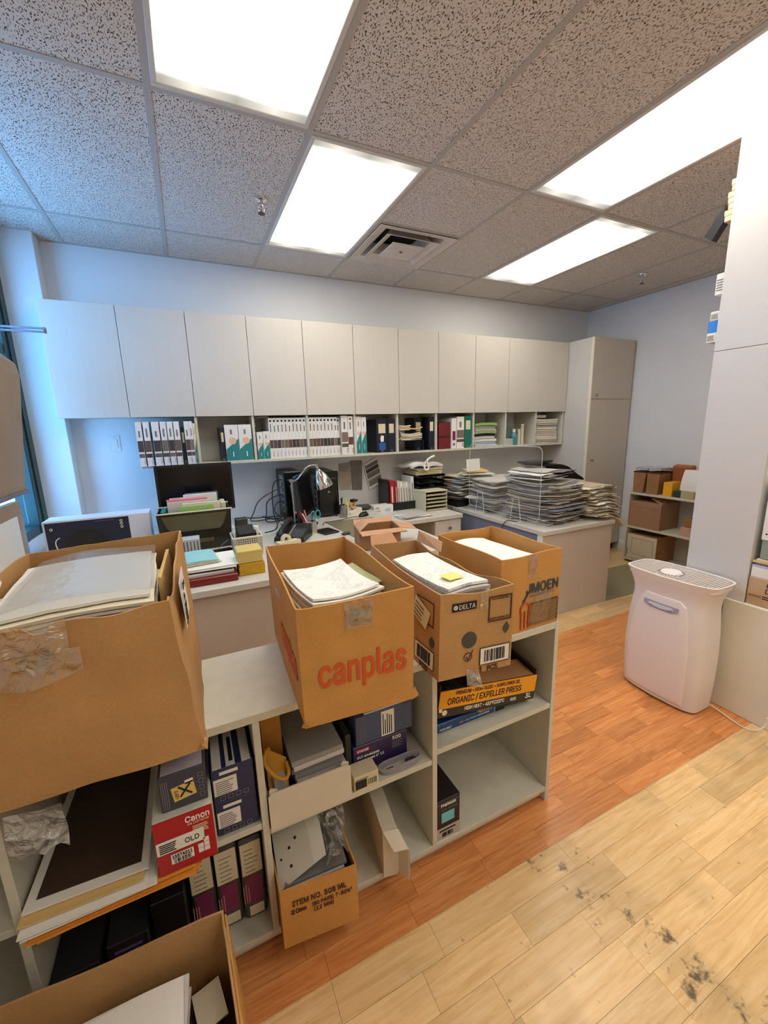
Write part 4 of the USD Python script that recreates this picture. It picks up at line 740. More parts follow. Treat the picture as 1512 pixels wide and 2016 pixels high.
for y, z, m_, c_, a, b in FOL: solo('folder', box(a, y, .76, b, y + .012, z, .002), m_, f'{c_} file folder standing in the dark olive tote', 'folder', 'folders in the olive tote')
solo('folder', box(.155, 2.80, .76, .183, 2.96, 1.02, .002), ivory_m, 'yellowed hanging file at the right end of the olive tote', 'folder'); solo('folder', box(-.192, 2.79, .76, -.165, 2.96, .995, .002), teal_m, 'dark teal tab folder at the left end of the olive tote', 'folder')
t = T('acrylic_box', 'clear ribbed acrylic box in front of the dark olive tote', 'box', (-.06, 2.60, ZD), world=True)
for q in (box(-.125, 2.55, ZD, .005, 2.553, .855), box(-.125, 2.647, ZD, .005, 2.65, .855), box(-.125, 2.5535, ZD, -.122, 2.6465, .855), box(.002, 2.5535, ZD, .005, 2.6465, .855), box(-.125, 2.55, .8555, .005, 2.65, .86)): t.part('side', q, acedge_m)
for k in range(7): t.part('rib', box(-.118 + k * .018, 2.5475, ZD, -.114 + k * .018, 2.5497, .85), P('smoke_plastic', (70, 70, 70), .2))
# front edge of the desk
t = T('letter_tray', 'dark red lacquered tray on the front edge of the desk', 'tray', (.0, 2.25, ZD), world=True); t.part('tray', box(-.20, 2.065, ZD, .158, 2.40, .778, .004), dred_m)
solo('notebook', xf(sheet(.30, .30, .012, 81, .002), (-.01, 2.235, .792), .02), paper3_m, 'spiral notebook lying on the dark red tray', 'notebook'); 
pile(3, .01, 2.24, .7935, .815, .29, .28, [P('dark_sleeve', (52, 50, 52), .5), paper_m, paper_m], 'white sheet over the notebook on the dark red tray', 'paper', 'sheets on the dark red tray', 'paper_sheet', .008, .05, .05, 82, .001, fill=.6)
pile(3, -.03, 2.27, .817, .85, .22, .22, [paper_m, paper2_m, cyan_m], 'face-mask packet on the sheets over the dark red tray', 'packet', 'packets on the red tray', 'packet', .006, .1, .05, 83, .002, (-.010, -.005), fill=.55)
t = T('sponge_block', 'pale yellow foam block stacked on a darker sponge at the desk edge', 'sponge', (.228, 2.18, .804)); t.part('block', box(-.062, -.065, 0, .062, .065, .066, .004), foam_m)
t = T('sponge_block', 'rough dark yellow sponge block under the pale yellow one', 'sponge', (.232, 2.18, ZD)); m = box(-.065, -.068, 0, .065, .068, .062, .004); m = m.subdivide().subdivide().subdivide(); m.vertices += .006 * (meshkit.fbm(np.array(m.vertices) * 60, 2)[:, None] - .5) * np.array([1, 1, 0]); t.part('block', m, foam2_m)
t = T('storage_basket', 'cream perforated plastic basket with electronics beside the yellow sponges', 'basket', (.26, 2.52, ZD), world=True)
def perforated(x0, x1, z0, z1, y, nx, nz, hole=.55):
    ms = []; px, pz = (x1 - x0) / nx, (z1 - z0) / nz
    for i in range(nx + 1): a = x0 + i * px - px * (1 - hole) / 2; ms.append(box(max(a, x0), y, z0, min(a + px * (1 - hole), x1), y + .0025, z1))
    for j in range(nz + 1): a = z0 + j * pz - pz * (1 - hole) / 2; ms.append(box(x0, y, max(a, z0), x1, y + .0025, min(a + pz * (1 - hole), z1)))
    return cat_(ms)
t.part('front_wall', perforated(.178, .342, .752, .850, 2.445, 13, 8), basket_m); t.part('rear_wall', perforated(.178, .342, .752, .850, 2.60, 13, 8), basket_m)
sd = perforated(0, .15, .752, .850, 0, 12, 8)
for x in (.178, .3395): t.part('side_wall', xf(sd, (x + .0025, 2.4485, 0), rz=math.pi / 2), basket_m)
t.part('rim', cat_([box(.174, 2.441, .8505, .346, 2.449, .862, .002), box(.174, 2.5985, .8505, .346, 2.6065, .862, .002), box(.174, 2.4495, .8505, .182, 2.598, .862, .002), box(.338, 2.4495, .8505, .346, 2.598, .862, .002)]), basket_m); t.part('bottom', box(.18, 2.448, ZD, .34, 2.599, .7515), basket_m)
solo('power_adapter', xf(hull([(x, y, z) for x in (-.05, .05) for y, z0, z1 in ((-.045, .76, .87), (.045, .76, .905)) for z in (z0, z1)]), (.262, 2.53, 0), .12), black_m, 'black adapter box sticking out of the cream basket', 'adapter'); solo('paper_slip', box(.189, 2.47, .76, .194, 2.56, .915), labelw_m, 'white card standing at the left inside the cream basket', 'card'); solo('plastic_cup', cyl((.322, 2.53, .76), (.322, 2.53, .90), .013, 14, .016), labelw_m, 'white plastic tube at the right inside the cream basket', 'tube')
solo('speaker', box(.235, 2.86, ZD, .315, 2.93, .885, .005), dgrey_m, 'small black speaker on the desk behind the cream basket', 'speaker')
t = T('stapler', 'black stapler and binder clip lying in front of the dark tote', 'stapler', (.10, 2.52, ZD), .5); t.part('base', box(-.07, -.02, 0, .07, .02, .012, .003), black_m); t.part('arm', hull([(x, y, z) for y in (-.016, .016) for x, z in ((-.06, .013), (.075, .02), (.08, .04), (-.05, .05))]), black_m); t.part('clip_wire', tube(spline([(.0, 0, .05), (.03, -.02, .085), (.05, -.03, .10)], 8), .0016), metal_m)
# phone, tape, pens
t = T('telephone', 'black desk telephone with handset behind the canplas carton', 'telephone', (.585, 2.70, ZD), -.55)
t.part('body', hull([(x, y, z) for x in (-.10, .10) for y, z in ((-.10, 0), (.10, 0), (-.10, .03), (.10, .085))]), black_m); t.part('keypad', hull([(x, y, z) for x in (.0, .085) for y, z in ((-.085, .0345), (.02, .0635), (-.085, .037), (.02, .066))]), dgrey_m)
hs = [(-.055, -.115, .055), (-.055, -.09, .075), (-.055, .0, .095), (-.055, .09, .118), (-.055, .115, .105)]; t.part('handset', cat_([tube(spline(hs, 20), .017, 10), xf(trimesh.creation.icosphere(2, .026), (-.055, -.105, .056)), xf(trimesh.creation.icosphere(2, .026), (-.055, .105, .105))]), black_m, smooth=40); t.part('display_strip', hull([(x, y, z) for x in (-.018, -.002) for y, z in ((-.08, .038), (.07, .079), (-.08, .041), (.07, .082))]), metal_m)
t = T('tape_dispenser', 'ivory adhesive tape dispenser behind the canplas carton', 'tape dispenser', (.50, 2.50, ZD), .3); t.part('base', hull([(x, y, z) for y in (-.028, .028) for x, z in ((-.07, 0), (.08, 0), (-.07, .05), (-.03, .035), (.05, .03), (.08, .045))]), ivory_m); t.part('tape_roll', xf(trimesh.creation.annulus(.014, .032, .02, sections=22), (-.005, .01, .058), rx=math.pi / 2), P('tape_roll', (214, 204, 170), .3)); t.part('cutter', box(.07, -.014, .045, .082, .014, .05), metal_m)
t = T('pen_basket', 'small cream perforated pen basket beside the telephone', 'pen holder', (.725, 2.80, ZD), world=True)
for y in (2.765, 2.832): t.part('wall', perforated(.685, .765, .745, .825, y, 7, 7), basket_m)
for x in (.6875, .7675): t.part('wall', xf(perforated(0, .064, .745, .825, 0, 6, 7), (x, 2.768, 0), rz=math.pi / 2), basket_m)
t.part('bottom', box(.686, 2.766, ZD, .766, 2.833, .7446), basket_m)
def pen(label, x, y, z0, dx, dy, h, m_, r_=.0045, cap=None):
    t = T('pen', label, 'pen', (x, y, z0)); t.part('barrel', tube([(0, 0, 0), (dx, dy, h)], r_, 8), m_)
    t.part('cap', tube([(dx, dy, h), (dx * 1.18, dy * 1.18, h * 1.18)], r_ * 1.15, 8), cap or m_)
pen('red marker leaning left in the cream pen basket', .712, 2.79, .748, -.045, .005, .13, red_m, .006); pen('pink pen in the cream pen basket', .73, 2.80, .748, -.03, .01, .135, pink_m); pen('dark pen upright in the cream pen basket', .745, 2.81, .748, .005, .005, .11, navy2_m); pen('white pen in the cream pen basket', .735, 2.782, .748, -.052, .0, .12, labelw_m)
t = T('scissors', 'teal-handled scissors standing in the cream pen basket', 'scissors', (.755, 2.80, .75)); t.part('blade', hull([(x, y, z) for y in (-.002, .002) for x, z in ((-.006, 0), (.004, 0), (.012, .075), (0, .075))]), metal_m)
for s_, q in ((-1, .005), (1, .03)): t.part('handle', tube([(q + .012 * s_ * .4 + .016 * math.cos(a), .002 * s_, .112 + q * .2 + .03 * math.sin(a)) for a in np.linspace(0, 2 * math.pi, 22)], .005, 8), tealscis_m)
solo('notepad', xf(box(-.06, -.075, 0, .06, .075, .012, .003), (.835, 2.76, ZD), .25), black_m, 'black flat pad beside the cream pen basket', 'notepad')
t = T('pen_cup', 'silver mesh pen cup on the desk beside the mouse', 'pen holder', (1.11, 3.16, ZD)); t.part('cup', lathe([(0, 0), (.034, 0), (.034, .105), (.032, .105), (.032, .003), (0, .003)], n=24), metal_m, smooth=40)
solo('ruler', box(1.137, 3.150, ZD, 1.150, 3.154, .86), P('ruler_cream', (236, 216, 150), .5), 'cream card strip standing against the silver pen cup', 'ruler')
pen('violet pen in the silver mesh pen cup', 1.095, 3.16, .745, .008, 0, .14, P('violet', (110, 90, 150), .4)); pen('black pen in the silver mesh pen cup', 1.105, 3.17, .745, -.005, .006, .13, black_m); pen('lime highlighter in the silver mesh pen cup', 1.118, 3.155, .745, .012, 0, .125, lime_m, .008)
t = T('tape_dispenser', 'black and white tape dispenser behind the mouse', 'tape dispenser', (1.235, 3.25, ZD), .4); t.part('base', hull([(x, y, z) for y in (-.03, .03) for x, z in ((-.06, 0), (.07, 0), (-.055, .02), (.06, .05), (.07, .045))]), labelw_m); t.part('tape_roll', xf(trimesh.creation.annulus(.012, .03, .03, sections=20), (0, .015, .075), rx=math.pi / 2), manila_m); t.part('cap', box(-.02, -.03, .106, .03, .03, .125, .006), black_m)
t = T('mouse', 'black corded computer mouse on the desk', 'mouse', (1.272, 3.12, ZD), .5); m = trimesh.creation.icosphere(3, 1.0); m.vertices = np.array(m.vertices) * (.056, .032, .036); m.vertices[:, 2] = np.maximum(m.vertices[:, 2], 0); t.part('shell', m, black_m, smooth=60); t.part('wheel', cyl((.03, -.004, .028), (.03, .004, .028), .008, 12), dgrey_m); t.part('cord', tube(spline([(-.055, 0, .006), (-.14, .05, .004), (-.24, .06, .004), (-.34, .10, .004), (-.42, .06, .004)], 24), .0024), cable_m)
solo('desk_mat', hull([(x, y, z) for x, y in ((.95, 2.52), (1.335, 2.47), (1.31, 3.03), (.915, 3.07)) for z in (ZD, ZD + .003)]), deskmat_m, 'worn olive desk mat under the small open box', 'desk mat')
t = T('carton', 'small open pinkish cardboard box with spread flaps on the desk mat', 'cardboard box', (1.05, 2.50, .7436), world=True)
t.part('body', carton_mesh([(.865, 2.20), (1.125, 2.17), (1.165, 2.36), (.905, 2.39)], .7436, [(.865, 2.20, .86), (1.125, 2.17, .86), (1.165, 2.36, .86), (.905, 2.39, .86)], .004, 0, None, 2, 2), card4_m)
t.part('flap', slab((.862, 2.198, .861), (1.122, 2.168, .861), (1.150, 2.13, .845), (.865, 2.155, .842), .003), card3_m); t.part('flap', slab((.866, 2.20, .862), (.935, 2.23, .90), (.955, 2.36, .90), (.905, 2.39, .862), .003), card3_m); t.part('flap', slab((1.126, 2.17, .862), (1.23, 2.16, .845), (1.28, 2.33, .840), (1.166, 2.36, .862), .003), card3_m); t.part('flap', slab((.905, 2.392, .862), (1.165, 2.362, .862), (1.175, 2.40, .885), (.915, 2.43, .885), .003), card3_m)
solo('tape_measure', xf(box(-.03, -.015, 0, .03, .015, .012, .003), (.93, 2.62, .7436), .3), dgrey_m, 'dark clip lying on the desk mat left of the small box', 'clip')

# cables behind the basket
r = random.Random(17)
CB = [[(.66, 3.33, 1.07), (.60, 3.32, 1.06), (.575, 3.33, .98), (.57, 3.32, .86), (.575, 3.28, .752), (.60, 3.14, .746), (.59, 3.02, .746)], [(.66, 3.33, 1.02), (.57, 3.33, .98), (.46, 3.36, .90), (.42, 3.4, .80), (.40, 3.42, .7445), (.5, 3.36, .7445), (.62, 3.3, .7445)], [(.655, 3.33, .96), (.61, 3.33, .95), (.53, 3.33, .90), (.52, 3.33, .82), (.50, 3.3, .7505), (.58, 3.2, .7505), (.62, 3.05, .7505)], [(.655, 3.33, .90), (.60, 3.34, .88), (.605, 3.33, .80), (.64, 3.27, .756), (.57, 3.1, .756), (.50, 2.9, .744), (.42, 2.85, .744)],
      [(.36, 3.4, .744), (.48, 3.3, .75), (.60, 3.22, .759), (.64, 3.0, .746), (.62, 2.86, .744), (.53, 2.88, .744)], [(.655, 3.34, .84), (.56, 3.3, .78), (.47, 3.22, .762), (.52, 3.12, .762), (.60, 3.0, .75), (.58, 2.84, .748)]]
for k, c in enumerate(CB):
    c = [(a - .004 * k * (z > .775), b - .013 * k * (z > .775), (z if z > .775 else z + .0095 * k)) for a, b, z in c]
    solo('cable', tube(spline(c, 50), .0042, 7), cable_m if k != 1 else P('cable_brown', (70, 56, 48), .5), ['thick black cable hanging from the top socket of the left tower', 'thin brown cable arching down to the desk left of the tower', 'black cable with a bend from the middle socket of the tower', 'black cable running forward across the desk from the tower', 'long black cable looping across the desk by the lamp base', 'black cable from the lowest socket winding over the desk'][k], 'cable', 'cables behind the computer')
solo('wall_plug_strip', xf(box(-.02, -.04, 0, .02, .04, .20, .006), (.625, 3.45, ZD)), P('grey_silver', (150, 152, 158), .4), 'grey power supply standing left of the computer towers', 'power supply')

# back section
ZB = .7002
t = T('mask_box', 'white face-mask box with pale blue print on the back desk', 'box', (1.54, 3.35, ZB), world=True); t.part('box', box(1.448, 3.30, ZB, 1.64, 3.40, .772, .002), labelw_m); t.part('mask_picture', hull([(x, y, z) for y in (3.2985, 3.2998) for x, z in ((1.56, .713), (1.61, .713), (1.618, .732), (1.60, .742), (1.57, .742), (1.552, .732))]), P('pale_blue_print', (176, 192, 214), .6)); t.part('lettering', lines((1.46, 3.2995, .745), (1, 0, 0), (0, 0, 1), .05, .016, 2, .5, 5), inkg_m); t.part('lettering', lines((1.46, 3.2995, .715), (1, 0, 0), (0, 0, 1), .07, .02, 3, .3, 6), inkg_m)
solo('glasses_case', xf(box(-.09, -.035, 0, .09, .035, .05, .02), (1.345, 3.36, ZD), -.1), dgrey_m, 'dark rounded case left of the mask box', 'case')
t = T('magazine_rack', 'black magazine rack with a red catalogue and cream booklets', 'magazine file', (1.77, 3.45, ZB), world=True)
t.part('shell', cat_([box(1.612, 3.34, ZB, 1.618, 3.56, .99, .001), box(1.618, 3.34, ZB, 1.90, 3.346, .775), box(1.9, 3.34, ZB, 1.906, 3.56, .80), box(1.618, 3.555, ZB, 1.90, 3.56, .95), box(1.618, 3.346, ZB, 1.90, 3.555, ZB + .004)]), black_m)
for k, (x, wd, h, m_, c_) in enumerate(((1.64, .05, .275, P('catalogue_red', (168, 34, 50), .4), 'thick red'), (1.694, .022, .27, P('catalogue_red2', (150, 40, 54), .4), 'thin red'), (1.720, .022, .25, paper2_m, 'cream'), (1.746, .028, .255, paper_m, 'white'), (1.778, .020, .24, paper2_m, 'slim cream'), (1.802, .026, .25, paper_m, 'soft white'), (1.832, .028, .235, P('bk_grey', (200, 196, 190), .6), 'pale grey'), (1.864, .03, .30, labelw_m, 'tall white'))):
    t = T('booklet', f'{c_} booklet standing in the black magazine rack', 'booklet', (x, 3.45, ZB + .0045), .03, 'booklets in the magazine rack'); t.part('cover', xf(box(0, -.095, 0, wd, .085, h, .002), ry=-.03), m_); t.part('edge_print', xf(box(wd * .3, -.0965, h * .2, wd * .6, -.0952, h * .8), ry=-.03), inkg_m if k > 1 else label_m)
t = T('drawer_organiser', 'ivory five-tier letter tray tower on the back desk', 'letter trays', (2.0, 3.30, ZB), world=True)
t.part('frame', cat_([box(1.895, 3.16, ZB, 1.905, 3.44, .872), box(2.122, 3.16, ZB, 2.130, 3.44, .872), box(1.905, 3.43, ZB, 2.122, 3.44, .872)]), ivory_m); t.part('top', box(1.893, 3.15, .8725, 2.131, 3.442, .884, .003), ivory_m)
for k in range(5):
    z = ZB + .003 + k * .034; t.part('tray', cat_([box(1.906, 3.152, z, 2.121, 3.42, z + .003), hull([(x, y, zz) for x in (1.906, 2.121) for y, zz in ((3.142, z), (3.152, z), (3.136, z + .017), (3.14, z + .017))])]), P('ivory_tray', (200, 194, 156), .45))
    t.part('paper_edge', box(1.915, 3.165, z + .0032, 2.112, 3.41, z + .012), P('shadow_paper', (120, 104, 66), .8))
pile(4, 1.70, 3.04, ZB, .718, .30, .14, [paper_m, paper3_m], 'loose sheet by the front edge of the back desk', 'paper', 'loose sheets on the back desk', 'paper_sheet', .012, .12, .09, 91, .0012, fill=.55)
t = T('letter_tray', 'black two-level letter tray behind the ivory tray tower', 'tray', (1.99, 3.53, ZB), world=True)
for z in (.888, .935, .99): t.part('tray', cat_([box(1.91, 3.30, z, 2.20, 3.60, z + .004), box(1.91, 3.30, z + .0045, 1.915, 3.60, z + .022), box(2.195, 3.30, z + .0045, 2.20, 3.60, z + .022), box(1.91, 3.595, z + .0045, 2.20, 3.60, z + .022)]), black_m)
for x in (1.912, 2.19): t.part('post', box(x, 3.585, ZB, x + .01, 3.594, 1.01), black_m); t.part('post', box(x, 3.445, ZB if x > 2 else .8845, x + .01, 3.455, 1.01), black_m)
pile(5, 2.05, 3.45, 1.012, 1.075, .28, .26, [paper_m, P('yellow_file', (206, 192, 110), .6), paper3_m, P('yellow_file', (206, 192, 110), .6)], 'folder on the black letter tray', 'folder', 'folders on the black letter tray', 'folder', .008, .02, .04, 92, .003)
m = sheet(.36, .30, .02, 93, .05, (-.03, -.02), 0, (17, 15)); solo('plastic_bag', xf(m, (1.99, 3.44, 1.145), .1), P('bag_white', (222, 220, 216), .4, bump=.6, bs=30), 'white knotted plastic bag resting on top of the black letter trays', 'plastic bag', smooth=50)
t = T('bag_knot', 'knot and loop handle tied on the white plastic bag', 'bag handle', (2.0, 3.30, 1.12), world=True); t.part('loop', cat_([tube(spline([(1.98, 3.29, 1.14), (1.965, 3.285, 1.10), (1.975, 3.28, 1.065), (2.0, 3.28, 1.07), (2.005, 3.285, 1.11), (1.99, 3.29, 1.14)], 24), .009, 8), tube(spline([(1.99, 3.29, 1.145), (2.03, 3.285, 1.175), (2.07, 3.28, 1.19)], 12), .010, 8)]), P('bag_white2', (232, 230, 226), .4))
# papers pinned on the back wall
for k, (q, m_, lb) in enumerate((([(1.245, .90), (1.36, .895), (1.375, 1.075), (1.235, 1.07)], P('wall_paper_print', (176, 164, 146), .7, var=.1, vs=20), 'curled beige notice pinned left on the back wall'), ([(1.37, .89), (1.47, .88), (1.48, 1.16), (1.36, 1.165)], photo_m, 'grey printed sheet pinned in the middle on the back wall'), ([(1.245, 1.07), (1.35, 1.08), (1.355, 1.15), (1.25, 1.14)], P('wall_paper_print2', (150, 142, 128), .7, var=.1, vs=20), 'small beige slip pinned above the curled notice'))):
    solo('pinned_notice', hull([(x, y - .002 * k, z) for x, z in q for y in (3.622, 3.6245)]), m_, lb, 'notice')
t = T('pinned_notice', 'tilted wood-sample sheet with dark bars pinned on the back wall', 'notice', (1.57, 3.62, .90), world=True)
wq = lambda a, b, y: (1.49 + .145 * a + (1 - b) * .055, y, .875 + .245 * b + .065 * a)
t.part('sheet', hull([wq(a, b, y) for a in (0, 1) for b in (0, 1) for y in (3.612, 3.616)]), labelw_m)
for b0, b1, m_ in ((.78, .92, photo_m), (.62, .76, wood1_m), (.40, .60, photo_m), (.34, .36, wood1_m), (.10, .32, photo_m)): t.part('sample_bar', hull([wq(a, b, y) for a in (.05, .95) for b in (b0, b1) for y in (3.6105, 3.6118)]), m_)

# ================================================================ ISLAND: NEWSPAPER HEAP AND ACRYLIC SHIELD
ZI = .6965
HEAP = [news_m, paper3_m, news_m, P('news_dark', (128, 122, 124), .85, rv=.2, var=.15, vs=40), paper2_m, paper3_m, P('news_blue', (130, 132, 150), .8, rv=.15)]
pile(36, 2.56, 2.39, ZI, 1.00, .38, .42, HEAP, 'newspaper bundle in the front heap on the grey island counter', 'newspaper', 'newspapers in the front heap', 'newspaper', .022, .08, .10, 101, .005, (.014, .016), (-.02, .04), .06, .72, (11, 9))
WARM = [paper2_m, P('news_warm', (212, 198, 172), .85, rv=.12), paper_m, P('news_warm2', (190, 172, 144), .85, rv=.15)]
def droop(U, V, q): return -.055 * np.clip(U + .1, 0, 1) ** 2 * (1 - q) * 2 - .10 * np.clip(U, 0, 1) ** 2 + .02 * (1 - np.abs(U))
pile(32, 2.975, 2.34, ZI + .012, .955, .30, .42, WARM, 'yellowed bundle sagging over the right end of the island counter', 'newspaper', 'papers over the right end of the island', 'newspaper', .022, -.06, .13, 102, .002, (0, 0), (-.03, .04), .07, .72, (11, 9), droop)
pile(9, 2.60, 2.50, 1.035, 1.095, .36, .34, [paper_m, P('news_dark', (128, 122, 124), .85), paper3_m], 'pale file on top of the front newspaper heap', 'file', 'files on the newspaper heap', 'paper_bundle', .03, .25, .22, 103, .002, (-.012, .006), rag=.03, fill=.62)
pile(20, 2.62, 2.94, ZI, .985, .50, .44, HEAP, 'newspaper in the middle heap behind the acrylic shield', 'newspaper', 'newspapers in the middle heap', 'newspaper', .024, -.1, .14, 104, .006, (-.016, .008), (0, 0), .06, .62, (9, 7))
pile(24, 2.47, 3.38, ZI + .07, .985, .40, .36, [P('news_black', (52, 50, 52), .7, rv=.3), paper3_m, P('news_dark', (128, 122, 124), .85), paper2_m], 'dark bundle in the rear heap beside the ivory trays', 'newspaper', 'bundles in the rear heap', 'newspaper', .02, .12, .13, 105, .003, (-.008, 0), (.02, -.02), .03, .8, (9, 7))
t = T('letter_tray', 'black tray carrying the rear heap of papers on the island counter', 'tray', (2.48, 3.38, ZI), world=True); t.part('tray', cat_([box(2.26, 3.18, ZI, 2.70, 3.60, ZI + .004), box(2.26, 3.18, ZI + .0045, 2.70, 3.185, ZI + .06), box(2.26, 3.186, ZI + .0045, 2.265, 3.60, ZI + .06), box(2.695, 3.186, ZI + .0045, 2.70, 3.60, ZI + .06)]), black_m)
solo('envelope', xf(sheet(.20, .15, .006, 111, .008, (.006, 0)), (2.45, 3.16, 1.040), -.2, rx=.10), P('envelope_peach', (240, 196, 120), .7), 'peach-orange sheet on the papers behind the acrylic shield', 'paper')
pile(4, 2.48, 3.17, 1.000, 1.018, .28, .20, [paper_m, paper2_m], 'white letter under the peach-orange sheet', 'letter', 'letters under the peach sheet', 'paper_sheet', .012, -.3, .12, 112, .003, (-.008, 0))
solo('envelope', xf(sheet(.17, .006, .11, 113, .002), (2.39, 3.12, 1.150), .15, rx=-.1), paper_m, 'white card standing up on the rear heap of papers', 'card'); solo('punched_holes', cat_([cyl((2.345 + d, 3.105 + .15 * d, 1.085), (2.345 + d, 3.112 + .15 * d, 1.085), .006, 10) for d in (0, .05)]), ink_m, 'two black marks printed on the standing white card', 'print')
jx, jy = np.meshgrid(np.linspace(2.70, 3.24, 19), np.linspace(2.56, 2.84, 11), indexing='ij'); jz = 1.112 - .62 * np.clip(jx - 2.90, 0, 1) ** 1.25 + .022 * (meshkit.fbm(np.stack([jx * 9, jy * 9, jx * 0], -1), 3, 8) - .5)
solo('jacket', gridsheet(np.stack([jx, jy + .10 * (jx - 2.9), jz], -1), .012), P('black_cloth', (20, 19, 20), .9, bump=.5, bs=200), 'black cloth jacket draped over the back of the paper heap', 'jacket', smooth=50)
solo('folder_binder', xf(box(-.15, -.07, 0, .15, .07, .018, .006), (2.70, 2.66, 1.128), .1), black_m, 'black folder with a rolled end on top of the heap', 'folder')
# leaflet curl near the shield
solo('magazine', xf(gridsheet(np.array([[(.10 * math.sin(a), y, .05 - .05 * math.cos(a)) for y in np.linspace(-.11, .11, 5)] for a in np.linspace(.2, 2.6, 12)]), np.array([.003, 0, .003])), (2.335, 2.72, ZI), .0), paper3_m, 'curled open magazine leaning against the heap behind the shield', 'magazine', smooth=40)
# shield
t = T('acrylic_shield', 'clear acrylic sneeze guard with rounded corners on the island counter edge', 'sneeze guard', (2.275, 2.60, ZI), world=True)
def rrect(y0, y1, z0, z1, r_, x0, x1, n=8):
    P_ = []
    for cy, cz, a0 in ((y1 - r_, z1 - r_, 0), (y0 + r_, z1 - r_, 90), (y0 + r_, z0 + r_, 180), (y1 - r_, z0 + r_, 270)):
        for k in range(n + 1): a = math.radians(a0 + 90 * k / n); P_.append((cy + r_ * math.cos(a), cz + r_ * math.sin(a)))
    return P_
R1 = rrect(2.176, 3.015, .745, 1.297, .045, 0, 0)
t.part('sheet', hull([(x, y, z) for x in (2.2735, 2.2765) for y, z in R1]), acrylic_m)
t.part('polished_edge', cat_([tube([(2.275, *R1[k]) for k in range(len(R1))] + [(2.275, *R1[0])], .0026, 6)]), acedge_m)
for y in (2.42, 2.86):
    t.part('foot', cat_([tube([(2.275, y + a, ZI + .004), (2.275, y + b, .90)], .0035, 6) for a, b in ((-.06, -.028), (.06, .028))] + [tube([(2.275, y - .028, .90), (2.275, y + .028, .90)], .003, 6), hull([(x, y + s, z) for z in (ZI, ZI + .004) for x, s in ((2.249, -.06), (2.32, -.06), (2.32, .06), (2.249, .06))])]), acedge_m)
solo('cable', tube(spline([(2.30, 2.42, ZI + .006), (2.262, 2.44, ZI + .012), (2.238, 2.475, ZI + .010), (2.236, 2.50, ZI - .012), (2.236, 2.54, .58), (2.239, 2.60, .42), (2.238, 2.66, .30)], 40), .003, 7), cable_m, 'thin dark cable hanging down the blue-grey side of the island', 'cable')
solo('cable', tube(spline([(2.27, 3.24, ZI + .022), (2.238, 3.238, ZI + .012), (2.236, 3.235, ZI - .02), (2.24, 3.23, .55), (2.24, 3.20, .40)], 24), .0028, 7), cable_m, 'second dark cable by the corner of the drawer unit', 'cable')
solo('floor_mat', hull([(x, y, z) for x, y in ((3.012, 2.106), (3.60, 2.09), (3.98, 2.60), (3.012, 2.66)) for z in (.0, .004)]), mat_m, 'thin grey-olive mat on the floor beside the island counter', 'mat')

# ================================================================ SHELF ON THE RIGHT WALL
t = T('low_shelf_unit', 'low white shelving unit against the right wall holding cartons', 'shelf', (4.24, 2.0, 0), world=True)
for z in (.045, .39, .742): t.part('shelf_board', box(4.08, 1.302, z - .022, 4.40, 2.700, z, .001), shelf_m)
for y in (1.292, 2.7095): t.part('end_panel', box(4.082, y - .009, 0, 4.40, y + .009, .742, .001), shelf_m)
t.part('back_panel', box(4.393, 1.302, .045, 4.40, 2.70, .72), cabin_m)
def magfile(label, y0, y1, z0, h, taper):
    t = T('box_file', label, 'box', (4.2, (y0 + y1) / 2, z0), world=True)
    t.part('box', hull([(x, y, z) for z, e in ((z0, taper), (z0 + h, 0)) for x in (4.09, 4.34) for y in (y0 + e, y1 - e * .2)]), card4_m); t.part('rim', box(4.086, y0 - .002, z0 + h + .0003, 4.344, y1 + .002, z0 + h + .012, .002), P('rim_dark', (70, 44, 28), .6))
magfile('tapered brown box file at the left end of the right-wall shelf', 2.562, 2.690, .7425, .205, .025); magfile('brown box file second from the left on the right-wall shelf', 2.432, 2.552, .7425, .205, .008)
for y, lb in ((2.62, 'crumpled clear bag on the first brown box file'), (2.49, 'crumpled clear bag on the second brown box file')): solo('plastic_bag', xf(sheet(.20, .12, .025, int(y * 100), .02, (0, 0), 0, (9, 7)), (4.2, y, .998)), P('bag_grey_clear', (176, 172, 172), .3), lb, 'plastic bag')
solo('small_box', box(4.095, 2.310, .7425, 4.25, 2.392, .875, .002), yellow_m, 'bright yellow small box on the top board of the right-wall shelf', 'box'); 
t = T('box_file', 'tall rust-brown accordion file behind the bright yellow box', 'file', (4.31, 2.33, .7425), world=True); t.part('file', box(4.265, 2.255, .7425, 4.35, 2.42, 1.01, .006), P('rust_card', (150, 84, 34), .6)); t.part('flap', hull([(x, y, z) for y in (2.255, 2.42) for x, z in ((4.262, 1.0), (4.262, 1.015), (4.32, 1.03), (4.352, 1.012))]), P('rust_card2', (170, 98, 44), .6))
solo('small_box', box(4.10, 2.235, .7425, 4.22, 2.298, .80, .002), P('dark_teal_box', (34, 62, 60), .5), 'small dark green box right of the bright yellow box', 'box'); solo('small_box', box(4.09, 2.12, .7425, 4.24, 2.228, .81, .002), P('beige_box', (178, 166, 124), .6), 'small beige box right of the dark green box', 'box')
for k in range(4): 
    g_ = np.array([[(4.10 + k * .012 + .05 * q * q, y, .812 + .19 * q) for y in np.linspace(2.10, 2.245 - .01 * k, 3)] for q in np.linspace(0, 1, 8)]); solo('magazine', gridsheet(g_, np.array([.004, 0, 0])), [labelw_m, paper3_m, paper_m, P('mag_grey', (150, 152, 156), .4)][k], f'curved grey magazine standing above the small beige box, {"first" if k == 0 else ORD[k]} from the front', 'magazine', 'magazines above the beige box', smooth=40)
